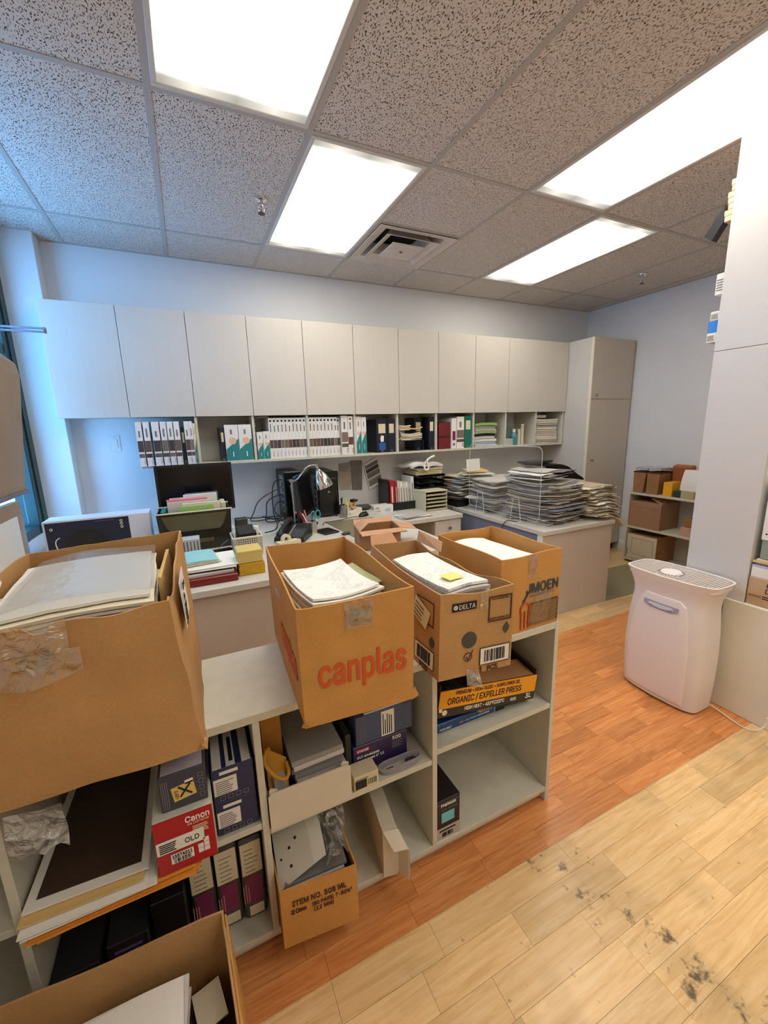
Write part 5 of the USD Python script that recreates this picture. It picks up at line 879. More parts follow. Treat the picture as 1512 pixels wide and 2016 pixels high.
t = T('carton', 'brown carton with a lifted lid flap on the middle board of the right-wall shelf', 'cardboard box', (4.23, 2.54, .3905), world=True); t.part('box', box(4.085, 2.382, .3905, 4.385, 2.695, .655, .002), cardboard('cardboard_dull', (164, 126, 98))); t.part('flap', slab((4.09, 2.39, .657), (4.36, 2.39, .657), (4.34, 2.50, .70), (4.11, 2.50, .70), .004), card3_m); t.part('seam_tape', box(4.0835, 2.39, .60, 4.0848, 2.69, .602), card4_m)
solo('small_box', box(4.10, 2.10, .3905, 4.25, 2.20, .47, .002), P('pinkish_box', (200, 160, 142), .6), 'small pinkish box low on the middle board beside the white panel', 'box'); solo('small_box', box(4.12, 2.10, .4705, 4.25, 2.185, .55, .002), card4_m, 'small brown box stacked on the small pinkish box', 'box')
t = T('carton', 'white-fronted carton on the bottom board of the right-wall shelf', 'cardboard box', (4.23, 2.53, .0455), world=True); t.part('box', box(4.086, 2.385, .0455, 4.385, 2.692, .31, .002), card4_m); t.part('white_front', box(4.0838, 2.388, .05, 4.0855, 2.69, .306), cardw_m); t.part('label_frame', ring(np.array((4.0836, 2.64, .10)), (0, -1, 0), (0, 0, 1), .22, .17, .003), inkg_m); t.part('lettering', lines((4.0836, 2.675, .08), (0, 0, 1), (0, 1, 0), .08, .012, 2, .5, 3), ink_m)

# ================================================================ AIR PURIFIER
AX, AY = 2.225, 1.175
t = T('air_purifier', 'tall white console air purifier with a grey handle on the cherry floor', 'air purifier', (AX, AY, 0), world=True)
def pur_section(z):
    q = z / .69; hy = .190 + .010 * math.sin(math.pi * min(1, q * 1.4)) - .010 * math.exp(-((q - .84) / .12) ** 2) + .034 * max(0, (q - .80) / .20) ** 1.6
    fx = -.086 - .012 * math.sin(math.pi * min(q * 1.15, 1)) - .022 * max(0, (q - .82) / .18) ** 1.6; bx = .085 + .012 * max(0, (q - .75) / .25) ** 1.5
    pts = []
    for a in np.linspace(0, 2 * math.pi, 49)[:-1]:
        c, s = math.cos(a), math.sin(a); e = 2 / 6.5; x = np.sign(c) * abs(c) ** e; y = np.sign(s) * abs(s) ** e
        bow = .026 * (1 - min(1, abs(y)) ** 2)
        pts.append((AX + (x * (bx if x > 0 else -fx)) + (bow if x > 0 else -bow) * abs(x), AY + y * hy, z))
    return pts
def loft(zs, sec, cap=True):
    S = [sec(z) for z in zs]; n = len(S[0]); V = np.array(S).reshape(-1, 3); F = []
    for i in range(len(S) - 1):
        for j in range(n):
            j2 = (j + 1) % n; F += [(i * n + j, i * n + j2, (i + 1) * n + j2), (i * n + j, (i + 1) * n + j2, (i + 1) * n + j)]
    c0, c1 = len(V), len(V) + 1; V = np.vstack([V, np.mean(S[0], 0), np.mean(S[-1], 0)])
    for j in range(n): j2 = (j + 1) % n; F += [(j2, j, c0), ((len(S) - 1) * n + j, (len(S) - 1) * n + j2, c1)]
    m = TM(V, np.array(F), process=False); m.fix_normals(); return m
t.part('body', loft(np.r_[.012, .02, np.linspace(.04, .645, 21), .655], pur_section), purif_m, smooth=40)
def pur_rim(z):
    return pur_section(.69)
outer = np.array(pur_section(.690)); inner = np.array([AX, AY, .69]) + (outer - [AX, AY, .69]) * [.90, .965, 1]; low = np.array(pur_section(.6552))
n_ = len(outer); V = np.vstack([low, outer, inner, inner - [0, 0, .0345]]); F = []
for j in range(n_):
    j2 = (j + 1) % n_
    for b in range(3): F += [(b * n_ + j, b * n_ + j2, (b + 1) * n_ + j2), (b * n_ + j, (b + 1) * n_ + j2, (b + 1) * n_ + j)]
    F += [(3 * n_ + j, 3 * n_ + j2, j2), (3 * n_ + j, j2, j)]
t.part('top_rim', TM(V, np.array(F), process=False), P('purifier_rim', (232, 223, 218), .34), smooth=50)
t.part('grille_floor', hull(np.vstack([inner - [0, 0, .0342], inner - [0, 0, .033]])), slot_m)
gr_ = []
ri = lambda y: np.interp(y, *zip(*sorted((p_[1], p_[0]) for p_ in inner if p_[0] > AX)))
rf = lambda y: np.interp(y, *zip(*sorted((p_[1], p_[0]) for p_ in inner if p_[0] < AX)))
for k in range(34):
    y = AY - .205 + k * .0125
    if abs(y - (AY + .035)) < .055:
        for xa, xb in ((rf(y) + .004, AX - math.sqrt(max(.0, .058 ** 2 - (y - AY - .035) ** 2)) - .001), (AX + math.sqrt(max(.0, .058 ** 2 - (y - AY - .035) ** 2)) + .001, ri(y) - .004)):
            if xb - xa > .006: gr_.append(box(xa, y - .0022, .670, xb, y + .0022, .682, .001))
    else: gr_.append(box(rf(y) + .004, y - .0022, .670, ri(y) - .004, y + .0022, .682, .001))
for g_ in gr_: t.part('grille_slat', g_, purif_m)
t.part('control_disc', lathe([(0, .012), (.044, .011), (.050, .004), (.052, 0), (0, 0)], (AX, AY + .035, .675), 32), P('purifier_disc', (236, 230, 228), .3), smooth=40); t.part('disc_ring', lathe([(.0525, 0), (.057, 0), (.057, .006), (.0525, .006), (.0525, 0)], (AX, AY + .035, .675), 32), grey_m); t.part('disc_post', cyl((AX, AY + .035, .6572), (AX, AY + .035, .6748), .05, 28), slot_m)
fxz = lambda z: min(p_[0] for p_ in pur_section(z))
prof = [(-.145, .03), (.150, .03), (.158, .30), (.140, .45), (.115, .55), (.085, .585), (-.085, .585), (-.112, .56), (-.13, .48), (-.148, .30)]
from shapely.geometry import Polygon as Pg
pg = Pg(prof).buffer(.018).buffer(-.018); co = np.array(pg.segmentize(.022).exterior.coords)[:-1]
top = []; V = []
pc = np.array(pg.centroid.coords[0]); rings = [1.0, .985, .955, .85, .72, .58, .44, .30, .16, .05]; offs = [-.006, .003, .006] + [.0065] * 7
bowf = lambda y: .020 * (1 - min(1, abs(y) / .2) ** 2)
for s, o in zip(rings, offs):
    for a, z in co: ya, za = pc[0] + (a - pc[0]) * s, pc[1] + (z - pc[1]) * s; V.append((fxz(za) + (.020 - bowf(ya)) - o, AY + ya, za))
nc = len(co); F = []
for i in range(len(rings) - 1):
    for j in range(nc): j2 = (j + 1) % nc; F += [(i * nc + j, i * nc + j2, (i + 1) * nc + j2), (i * nc + j, (i + 1) * nc + j2, (i + 1) * nc + j)]
V.append((fxz(pc[1]) + (.020 - bowf(pc[0])) - .0065, AY + pc[0], pc[1])); F += [((len(rings) - 1) * nc + j, (len(rings) - 1) * nc + (j + 1) % nc, len(V) - 1) for j in range(nc)]
m = TM(np.array(V), np.array(F), process=False); m.fix_normals(); t.part('front_panel', m, P('purifier_front', (232, 222, 218), .36), smooth=30)
hb = lambda a, z, o: (fxz(z) + (.020 - bowf(a)) - .0065 - o, AY + a, z)
h_ = t.part('handle', hull([hb(a, z, o) for o in (-.002, .005) for a, z in ((.085, .545), (.085, .525), (-.085, .545), (-.085, .525), (.05, .512), (-.05, .512))]), lilac_m, label='lilac grey recessed handle'); t.part('handle_grip', hull([hb(a, z, o) for o in (.0052, .010) for a, z in ((.055, .538), (.065, .530), (-.055, .538), (-.065, .530), (.0, .520), (.03, .522), (-.03, .522))]), P('lilac_light', (206, 202, 214), .3), h_)
for y in (-.14, .14): t.part('foot', box(AX - .07, AY + y - .02, 0, AX + .07, AY + y + .02, .0118, .002), grey_m)
t.part('power_cord', tube(spline([(AX + .05, .990, .028), (AX + .06, .93, .012), (AX + .045, .86, .006), (AX + .055, .80, .006), (AX + .082, .775, .03), (AX + .094, .77, .08)], 40), .0035, 8), P('cord_white', (226, 216, 196), .5), label='white power cord trailing over the floor')

# ================================================================ TALL BOOKCASE AND PARTITION ITEMS
for z0, h, lb, m_ in ((2.03, .10, 'topmost of three small white boxes peeping past the left edge of the tall white panel', labelw_m), (1.9723 - .08 + .0003, .0, '', None)):
    if m_:
        pass
def peep(label, z0, h, y1, m_, name='small_box', lettering=True):
    t = T(name, label, 'box', (2.44, 1.2, z0), world=True); t.part('box', box(2.384, 1.10, z0, 2.52, y1, z0 + h, .002), m_)
    if lettering: t.part('lettering', lines((2.3835, y1 - .004, z0 + h * .2), (0, -1, 0), (0, 0, 1), .03, h * .6, 5, .35, 4), inkg_m)
peep('white printed box highest of the three peeping past the tall panel edge', 2.045, .095, 1.256, labelw_m); solo('shelf_books', box(2.384, 1.0, 1.9725, 2.52, 1.20, 2.0445, .002), white_m, 'white box under the highest peeping white box', 'box')
peep('lower white printed box peeping past the tall panel edge, lowest of three', 1.8305, .045, 1.268, labelw_m); peep('blue box peeping past the left edge of the tall white panel', 1.8758, .055, 1.268, P('bright_blue_box', (50, 130, 214), .4), lettering=False); peep('middle white printed box peeping past the tall panel edge', 1.9725 - .0417, .0413, 1.262, labelw_m)
for k in range(7): solo('folder', xf(box(2.386, 1.05, 0, 2.56, 1.242 + .006 * math.sin(k * 2.1) + .002 * (7 - k), .024, .002), (0, 0, 2.3605 + k * .0246)), P('peach_folder', (232, 190, 156), .7, rv=.1), f'peach folder near the ceiling past the tall panel, {["lowest", "second lowest", "third lowest", "middle", "third highest", "second highest", "highest"][k]} of seven', 'folder', 'peach folders near the ceiling')
solo('umbrella', hull([(2.386 + .0, y, z) for y, z in ((1.262, 2.44), (1.335, 2.33), (1.30, 2.30), (1.256, 2.37))] + [(2.43, y, z) for y, z in ((1.262, 2.44), (1.335, 2.33), (1.30, 2.30), (1.256, 2.37))]), black_m, 'black box end slanting out past the top of the tall white panel', 'box')
# partition items
ZP = .5852
t = T('carton', 'flat tan carton with dark lettering on the low partition at the right edge', 'cardboard box', (2.5, .7, ZP), world=True)
t.part('box', box(2.366, .30, ZP, 2.72, .940, .722, .002), cardboard('cardboard_greyish', (190, 158, 126)))
t.text('BIN', .016, (2.3655, .872, .686), (0, -1, 0), (0, 0, 1), inkb_m, bold=True); t.part('print_frame', ring(np.array((2.3655, .872, .655)), (0, -1, 0), (0, 0, 1), .10, .022, .003), inkb_m); t.part('lettering', lines((2.3655, .88, .625), (0, -1, 0), (0, 0, 1), .10, .020, 2, .5, 5), inkb_m); t.part('lettering', lines((2.3655, .935, .628), (0, -1, 0), (0, 0, 1), .07, .014, 2, .5, 6), card4_m)
solo('small_box', box(2.368, .35, .7223, 2.66, .938, .772, .002), white_m, 'white flat box on the tan carton at the right edge', 'box')
for k, (c_, lb) in enumerate(((P('pale_violet_paper', (190, 186, 214), .7), 'pale violet paper on the white flat box at the right edge'), (P('slate_blue_file', (104, 112, 150), .5), 'slate blue file edge at the right edge of the photo'), (manila_m, 'manila folder over the slate blue file at the right edge'), (paper2_m, 'cream sheet on the manila folder at the right edge'))): solo('paper_bundle', box(2.368 + .003 * (k % 2), .36, .7723 + k * .0102, 2.64, .938 - .012 * (k % 2), .7815 + k * .0102, .001), c_, lb, 'papers')
solo('small_box', box(2.375, .40, .8145, 2.62, .918, .905, .002), sage_m, 'grey-green box on the papers at the right edge', 'box')
t = T('binder', 'white binder standing at the right edge beside the tall panel', 'binder', (2.5, .92, .9055), world=True); t.part('cover', box(2.372, .868, .9055, 2.62, .922, 1.19, .002), white_m); t.part('lettering', lines((2.3715, .885, .95), (0, 0, 1), (0, 1, 0), .09, .012, 2, .3, 8), inkg_m); t.part('spine_dot', cyl((2.371, .905, .935), (2.372, .905, .935), .004, 10), ink_m)
solo('binder', box(2.374, .80, .9055, 2.62, .862, 1.18, .003), navy2_m, 'dark navy binder right of the white one at the right edge', 'binder'); 

# ================================================================ BOOKCASE CONTENTS
def pbox(label, x0, x1, y0, y1, z0, z1, m_, cat='box', name='small_box', b=.002, group=None):
    t = T(name, label, cat, ((x0 + x1) / 2, (y0 + y1) / 2, z0), group=group, world=True); t.part('box', box(x0, y0, z0, x1, y1, z1, b), m_); return t
XD, ZD_ = (1, 0, 0), (0, 0, 1)
# left bay, upper: overhanging envelopes
pile(6, -.247, 1.075, .4358, .461, .33, .335, [orange_m], 'orange envelope in the pile jutting out of the left bay', 'envelope', 'orange envelopes', 'envelope', .004, .02, .012, 201, .001, fill=.8)
pile(3, -.300, 1.075, .4615, .472, .245, .33, [paper_m, labelw_m], 'white envelope on the orange envelopes', 'envelope', 'white envelopes in the left bay', 'envelope', .005, .02, .02, 202, .001)
pile(2, -.308, 1.085, .4725, .480, .225, .32, [P('pale_green_folder', (196, 192, 140), .7), manila_m], 'folder under the dark board in the left bay', 'folder', 'folders under the dark board', 'folder', .004, .0, .02, 203, .001)
t = T('picture_board', 'dark brown board with a white border lying on folders in the left bay', 'board', (-.31, 1.10, .481), .0, world=True); q = [(-.425, .944, .4815), (-.190, .935, .4815), (-.188, 1.285, .4815), (-.410, 1.285, .4815)]
t.part('border_sheet', hull([(x, y, z + d) for x, y, z in q for d in (0, .004)]), labelw_m); t.part('dark_panel', hull([(x, y, z) for x, y in ((-.405, .966), (-.206, .957), (-.206, 1.283), (-.392, 1.283)) for z in (.4857, .4868)]), P('dark_brown_print', (62, 44, 34), .5, var=.15, vs=6))
# canon box
t = pbox('red ink cartridge box marked OLD under the navy box with the X label', -.168, -.042, .918, 1.17, .4622, .6085, P('box_side_white', (206, 204, 194), .5)); t.part('red_front', box(-.1675, .9168, .463, -.0425, .918, .608), red_m, label='red printed front')
F_ = .9166
t.text('Canon', .015, (-.1025, F_, .582), XD, ZD_, inkw_m, bold=True, width=.052); t.text('INK CARTRIDGE', .0055, (-.098, F_, .573), XD, ZD_, label_m, width=.046); t.part('small_print', lines((-.088, F_, .545), XD, ZD_, .034, .024, 5, .4, 4), label_m)
l_ = t.decal('white_label', (-.166, F_, .520), XD, ZD_, .100, .034, labelw_m); t.text('OLD', .013, (-.108, F_ - .0009, .530), XD, ZD_, ink_m, l_, width=.030); t.part('small_print', lines((-.160, F_ - .0009, .524), XD, ZD_, .045, .026, 5, .45, 5), ink_m, l_)
l_ = t.decal('barcode_label', (-.140, F_, .485), XD, ZD_, .048, .026, labelw_m); t.text('1557A011', .0085, (-.138, F_ - .0009, .5005), XD, ZD_, ink_m, l_, bold=True, width=.042); t.part('barcode', bars((-.134, F_ - .0009, .487), XD, ZD_, .036, .011, 12, 4), ink_m, l_)
for a, b_ in ((-.082, .500), (-.069, .500), (-.082, .487), (-.069, .487), (-.069, .513)): t.decal('pictogram', (a, F_, b_), XD, ZD_, .0115, .0115, labelw_m)
t = pbox('dark navy box with a yellow label marked X', -.146, -.048, .936, 1.18, .6092, .704, P('navy_grey_print', (62, 62, 78), .45)); t.part('lid_label', box(-.140, .94, .7042, -.052, 1.17, .7052), P('pale_lavender_print', (176, 174, 190), .5))
F_ = .9358; l_ = t.decal('yellow_label', (-.118, F_, .630), (1, 0, .12), (-.12, 0, 1), .048, .038, P('old_yellow_label', (222, 190, 104), .6)); t.part('cross_mark', cat_([tube([(-.104, F_ - .0012, .640), (-.082, F_ - .0012, .668)], .0022, 6), tube([(-.107, F_ - .0012, .667), (-.080, F_ - .0012, .641)], .0022, 6)]), ink_m, l_); t.text('LEFT', .007, (-.108, F_ - .0009, .637), (0, 0, 1), (-1, 0, 0), inkb_m, l_)
t.decal('white_tab', (-.092, F_, .668), (1, 0, .1), (-.1, 0, 1), .018, .010, labelw_m); t.part('stripe', cat_([box(-.142 + k * .004, F_ - .0006, .615, -.1405 + k * .004, F_ + .0004, .69) for k in range(4)]), inkg_m)
for k in range(4): t.part('pictogram', ring(np.array((-.064, F_ - .0002, .684 - k * .018 - .008)), XD, ZD_, .011, .012, .0016), inkg_m)
for k, (z0, z1, lb) in enumerate(((.4355, .534, 'lower blue toner box at the right of the left bay'), (.5345, .634, 'upper blue toner box with striped top at the right of the left bay'))):
    t = pbox(lb, -.039, .063, .984, 1.27, z0, z1, navy_m); F_ = .9838; l_ = t.decal('white_label', (-.036, F_, z0 + .024), XD, ZD_, .056, .048, labelw_m); t.part('small_print', lines((-.031, F_ - .0009, z0 + .027), XD, ZD_, .045, .04, 7, .3, k), inkg_m, l_); t.decal('strip_label', (-.020, F_, z1 - .018), XD, ZD_, .045, .009, labelw_m)
    for i in range(4): t.part('pictogram', ring(np.array((-.024 + i * .019, F_ - .0002, z0 + .006)), XD, ZD_, .013, .013, .0016), inkg_m)
    if k:
        for a in (-.035, -.002, .036): t.part('stripe', box(a, .986, z1 + .0002, a + .022, 1.26, z1 + .0012), labelw_m)
        t.part('lettering', lines((.016, 1.0, z1 + .0013), (0, 1, 0), (-1, 0, 0), .10, .012, 1, .8, 4), ink_m)
# left bay, lower: toner cartridges
clear_dark = P('smoke_blister', (74, 68, 64), .25)
for k, (x, lb) in enumerate(((-.128, 'smoky cartridge case with beige and purple labels, half hidden by the orange envelopes'), (-.063, 'smoky cartridge case with beige and purple labels, middle of three'), (.003, 'smoky cartridge case with beige and purple labels next to the divider'))):
    y = 1.04 - .006 * k; t = T('toner_cartridge', lb, 'cartridge case', (x + .029, y + .1, .0665), world=True, group='smoky cartridge cases'); t.part('case', box(x, y, .0665, x + .061, y + .22, .345, .006), clear_dark)
    f = y - .0002; l_ = t.decal('beige_label', (x + .003, f, .225), XD, ZD_, .055, .108, label_m); t.part('handwriting', lines((x + .012, f - .0009, .235), XD, ZD_, .036, .088, 6, .12, k), inkg_m, l_)
    t.decal('purple_label', (x + .010, f, .12), XD, ZD_, .042, .095, magenta_m); t.part('label_print', lines((x + .016, f - .0009, .13), (0, 0, 1), (-1, 0, 0), .07, .02, 3, .3, k + 5), pink_m); t.decal('white_label', (x + .012, f, .078), XD, ZD_, .040, .034, label_m)
t = pbox('plain black box in the lower left bay beside the smoky cartridge cases', -.215, -.137, 1.0, 1.25, .0665, .30, black_m); t = pbox('black box with purple lettering in the lower left bay', -.315, -.225, .99, 1.25, .0665, .245, P('black_print', (40, 38, 42), .4)); t.part('lettering', lines((-.30, .9895, .20), XD, ZD_, .065, .03, 2, .5, 3), P('lilac_ink', (120, 96, 150), .6)); t.decal('grey_label', (-.30, .9898, .13), XD, ZD_, .07, .035, P('dim_label', (150, 138, 116), .6))
t = pbox('dark box with a yellow-green label at the left of the lower left bay', -.425, -.33, .985, 1.25, .0665, .225, P('black_print', (40, 38, 42), .4)); t.decal('yellow_label', (-.42, .9848, .12), XD, ZD_, .08, .07, P('olive_label', (166, 156, 90), .6))
# middle bay, upper
t = T('document_tray', 'white card letter tray full of grey files in the middle bay', 'tray', (.205, 1.12, .4085), world=True)
t.part('front_wall', hull([(x, y, z) for y in (.962, .966) for x, z in ((.090, .4085), (.322, .4085), (.322, .515), (.312, .524), (.30, .500), (.112, .500), (.10, .524), (.090, .515))]), cardw_m); t.part('base', box(.090, .9665, .4085, .322, 1.28, .412), cardw_m)
for x in (.090, .319): t.part('side_wall', box(x, .9665, .4125, x + .003, 1.28, .50), cardw_m)
for x in (.0935, .296): t.part('corner_flap', hull([(x + a, y, z) for y in (.967, .970) for a, z in ((0, .42), (.022, .42), (.022, .528), (.006, .536), (0, .53))]), cardw_m)
pile(10, .238, 1.125, .4125, .575, .145, .27, [P('file_grey', (150, 148, 146), .6, rv=.08), P('file_grey2', (126, 124, 124), .6, rv=.1), paper3_m], 'grey file in the white tray of the middle bay', 'file', 'grey files in the white tray', 'file', .002, .02, .01, 204, .0015, fill=.9)
t = T('envelope', 'open yellow padded envelope standing at the left of the white tray', 'envelope', (.13, 1.05, .4125), world=True); t.part('front', slab((.098, .985, .415), (.150, .978, .415), (.155, 1.03, .56), (.100, 1.045, .60), .003), P('envelope_mustard', (206, 146, 48), .7)); t.part('back', slab((.098, 1.06, .415), (.152, 1.05, .415), (.155, 1.09, .70), (.100, 1.10, .715), .004), P('envelope_mustard2', (186, 126, 46), .7)); t.part('mouth_fold', tube(spline([(.114, 1.04, .60), (.120, .99, .545), (.14, .985, .535), (.154, 1.02, .555)], 14), .005, 8), P('envelope_mustard', (206, 146, 48), .7)); t.part('contents', box(.112, 1.0, .43, .146, 1.04, .53, .002), paper3_m)
t = pbox('dark purple box of 500 envelopes in the middle bay', .356, .545, 1.034, 1.28, .4085, .501, purple_m); F_ = 1.0338
t.decal('red_logo', (.366, F_, .478), XD, ZD_, .045, .013, red_m); t.text('STAPLES', .0075, (.369, F_ - .0009, .4808), XD, ZD_, inkw_m, bold=True, width=.038); t.text('#10 envelopes', .0085, (.368, F_, .458), XD, ZD_, inkw_m, bold=True, width=.076); t.text('enveloppes n\u00b0 10', .0085, (.368, F_, .444), XD, ZD_, inkw_m, bold=True, width=.092); t.text('500', .012, (.490, F_, .482), XD, ZD_, inkw_m, bold=True); t.part('small_print', lines((.490, F_, .452), XD, ZD_, .04, .026, 5, .35, 8), inkg_m)
t = pbox('blue-grey toner box with a white address label on the purple envelope box', .368, .568, 1.036, 1.27, .5015, .600, P('slate_blue_card', (62, 78, 112), .45)); F_ = 1.0358; l_ = t.decal('white_label', (.455, F_, .506), XD, ZD_, .045, .088, labelw_m); t.part('small_print', lines((.460, F_ - .0009, .512), (0, 0, 1), (-1, 0, 0), .074, -.036, 5, .4, 9), ink_m, l_); t.part('stripe', cat_([box(.382 + k * .006, F_ - .0006, .504, .3835 + k * .006, F_ + .0003, .598) for k in range(4)]), inkg_m)
for k in range(4): t.part('pictogram', ring(np.array((.542, F_ - .0002, .508 + k * .022)), XD, ZD_, .016, .017, .002), inkg_m)
t.part('lid', box(.40, 1.04, .6002, .567, 1.26, .603), labelw_m)
solo('dark_folder', box(.331, 1.03, .4085, .350, 1.27, .56, .002), P('dark_green_file', (30, 36, 32), .5), 'dark thin file standing between the white tray and the purple box', 'file')
t = pbox('small cream box with a black and white label in front of the purple box', .334, .414, .973, 1.030, .4085, .456, P('cream_box', (214, 200, 164), .55)); t.decal('black_label', (.338, .9728, .414), XD, ZD_, .036, .028, ink_m); t.part('small_print', bars((.378, .9728, .418), XD, ZD_, .030, .02, 10, 3), inkg_m); t.part('lettering', lines((.339, .9728, .444), XD, ZD_, .06, .006, 1, .5, 2), inkg_m)
t = T('cable_coil', 'coiled grey computer cables with plugs lying right of the small cream box', 'cable', (.50, 1.0, .4085), world=True); t.part('coil', cat_([tube([(.50 + (.065 + .004 * k) * math.cos(a), 1.0 + .020 * math.sin(a), .414 + k * .007 + .003 * math.sin(3 * a)) for a in np.linspace(0, 2 * math.pi, 30)], .0035, 7) for k in range(3)]), P('cable_grey', (150, 144, 150), .45)); t.part('plug', box(.45, .984, .409, .475, 1.0, .421, .002), dgrey_m); t.part('plug', box(.52, .99, .409, .55, 1.005, .423, .002), dgrey_m)
# middle bay, lower
t = T('carton', 'kraft box printed ITEM NO. 508 ML jutting out of the lower middle bay', 'cardboard box', (.19, 1.08, .0665), world=True); t.part('body', carton_mesh([(.0885, .912), (.300, .888), (.302, 1.20), (.0905, 1.22)], .0665, [(.0885, .912, .262), (.300, .888, .262), (.302, 1.20, .268), (.0905, 1.22, .268)], .004, .0008, None, 12, 8, 31, 0), card_m, smooth=30)
ax = np.array((.2115, -.024, 0)); ax /= np.linalg.norm(ax); au = np.array((0, 0, 1.)); ao = lambda a, b, off=.0013: np.array((.0885, .912, .0665)) + ax * a + au * b + np.cross(ax, au) * off
t.text('ITEM NO. 508 ML', .017, ao(.030, .135), ax, au, inkb_m, bold=True, width=.150); t.text('20', .014, ao(.024, .110), ax, au, inkb_m, bold=True); t.text('(80 PAKS) T-50\u00bd"', .0125, ao(.082, .113), ax, au, inkb_m, bold=True, width=.112); t.text('(12 MM)', .0125, ao(.086, .094), ax, au, inkb_m, bold=True, width=.055); t.part('small_print', lines(ao(.046, .111), ax, au, .022, .012, 2, .6, 3, ragged=.1), inkb_m)
t = T('pegboard', 'white perforated card sheet leaning in the kraft item box', 'board', (.15, 1.0, .27), world=True); pb = [(.093, .934, .235), (.190, .926, .285), (.197, 1.112, .380), (.100, 1.12, .330)]
t.part('sheet', slab(pb[0], pb[1], pb[2], pb[3], .003), P('grey_card', (196, 190, 176), .7, var=.06, vs=20)); t.part('sheet_fold', slab(pb[1], (.226, .93, .292), (.236, 1.10, .372), pb[2], .003), P('grey_card', (196, 190, 176), .7))
pe = lambda a, b: np.array(pb[0]) * (1 - a) * (1 - b) + np.array(pb[1]) * a * (1 - b) + np.array(pb[2]) * a * b + np.array(pb[3]) * (1 - a) * b; pn = np.cross(np.array(pb[1]) - pb[0], np.array(pb[3]) - pb[0]); pn /= np.linalg.norm(pn)
for a, b, r_ in ((.48, .82, .006), (.62, .42, .0042), (.42, .36, .004), (.40, .16, .004), (.16, .30, .003)): c = pe(a, b); t.part('hole', cyl(c + pn * .0002, c + pn * .0012, r_, 12), ink_m)
gl = np.array([[(.222 + .078 * u + .012 * math.sin(v * 7 + u * 4), .915 + .20 * v, .272 + .07 * v + .035 * math.sin(u * 3.0) * (1 - .3 * v) + .010 * math.sin(u * 14 + v * 9)) for v in np.linspace(0, 1, 11)] for u in np.linspace(0, 1, 13)]); solo('plastic_bag', gridsheet(gl, .0015), film_m, 'crumpled clear plastic bag bulging over the right of the kraft item box', 'plastic bag', smooth=50)
pile(2, .20, 1.05, .235, .250, .17, .26, [paper3_m, photo_m], 'card sheet inside the kraft item box', 'card', 'cards in the item box', 'paper_sheet', .002, -.05, .02, 205, .001)
t = T('carton', 'long slim off-white carton with an open end flap in the lower middle bay', 'cardboard box', (.46, 1.1, .0665), world=True)
lc = [(.412, .955), (.458, .945), (.505, 1.285), (.455, 1.29)]; t.part('box', hull([(x, y, z) for x, y in lc for z in (.0668, .245)]), cardw_m); t.part('end_flap', slab((.412, .954, .245), (.458, .944, .245), (.474, .905, .20), (.430, .912, .205), .002), cardw_m); t.part('side_flap', slab((.4585, .943, .075), (.475, .905, .078), (.475, .905, .195), (.4585, .943, .243), .002), cardw_m); t.part('side_flap', slab((.470, .945, .068), (.486, .918, .072), (.486, .918, .175), (.470, .945, .19), .002), cardw_m)
# right bay
t = T('catalogue', 'thick blue product catalogue lying on the upper shelf of the right bay', 'book', (.78, 1.13, .4375), world=True); t.part('cover', box(.650, 1.030, .4375, .950, 1.27, .4725, .003), P('catalogue_blue', (30, 74, 128), .35)); F_ = 1.0298
t.part('corner_band', box(.908, F_ - .0006, .438, .950, F_ + .0002, .4722), navy2_m); t.text('TOOLWAY', .008, (.668, F_, .445), XD, ZD_, inkw_m, bold=True, width=.05); t.text('2015 - 2016 PRODUCT', .0055, (.750, F_, .449), XD, ZD_, label_m, width=.075); t.text('CATALOGUE', .0055, (.828, F_, .449), XD, ZD_, inkw_m, bold=True, width=.052)
pc_ = hull([(x, F_ - d, z) for d in (-.0002, .0008) for x, z in ((.825, .472), (.893, .472), (.896, .459), (.840, .459))]); t.part('cover_photo', pc_, P('tool_photo', (170, 140, 110), .5, var=.4, vs=90)); t.part('spine_line', box(.905, F_ - .0008, .438, .9065, F_ + .0002, .472), inkw_m)
t = T('carton', 'yellow and black sunflower oil tray box on the blue catalogue', 'cardboard box', (.85, 1.14, .485), world=True); oy = 1.003
t.pre = trimesh.transformations.translation_matrix((.640, 0, .525)) @ trimesh.transformations.rotation_matrix(.155, (0, 1, 0)) @ trimesh.transformations.translation_matrix((-.628, 0, -.4855))
tl = lambda a, b: .4855 + .0 * a + b            # front plane
t.part('shell', cat_([box(.628, oy, .4855, 1.058, oy + .004, .582), box(.628, oy + .0042, .4855, .632, 1.285, .60), box(1.054, oy + .0042, .4855, 1.058, 1.285, .60), box(.632, 1.281, .4855, 1.054, 1.285, .60), box(.632, oy + .0042, .4855, 1.054, 1.281, .489)]), P('carton_dark_inside', (66, 44, 30), .7)); f = oy - .0002
y_ = t.decal('yellow_panel', (.6285, f, .517), XD, ZD_, .429, .0645, amber_m); b_ = t.decal('black_panel', (.6285, f, .486), XD, ZD_, .429, .0308, black_m); f -= .001
t.text('PREMIUM \u2022 HIGH OLEIC \u2022 SUNFLOWER OIL', .0125, (.690, f, .562), XD, ZD_, inkb_m, y_, bold=True, width=.285); t.text('ORGANIC / EXPELLER PRESS', .022, (.660, f, .530), XD, ZD_, inkb_m, y_, bold=True, width=.325); t.text('HIGH HEAT - 455\u00b0F/235\u00b0C', .013, (.735, f, .4985), XD, ZD_, inkw_m, b_, bold=True, width=.175); t.text('3L', .018, (1.012, f, .495), XD, ZD_, inkw_m, b_, bold=True)
t.part('badge', cat_([disc(np.array((.655, f, .503)), XD, ZD_, .010), disc(np.array((.632 + .006, f, .513)), XD, ZD_, .007)]), labelw_m, b_); t.decal('flag_label', (.940, f, .496), XD, ZD_, .028, .012, P('grey_label2', (170, 168, 164), .6), b_)
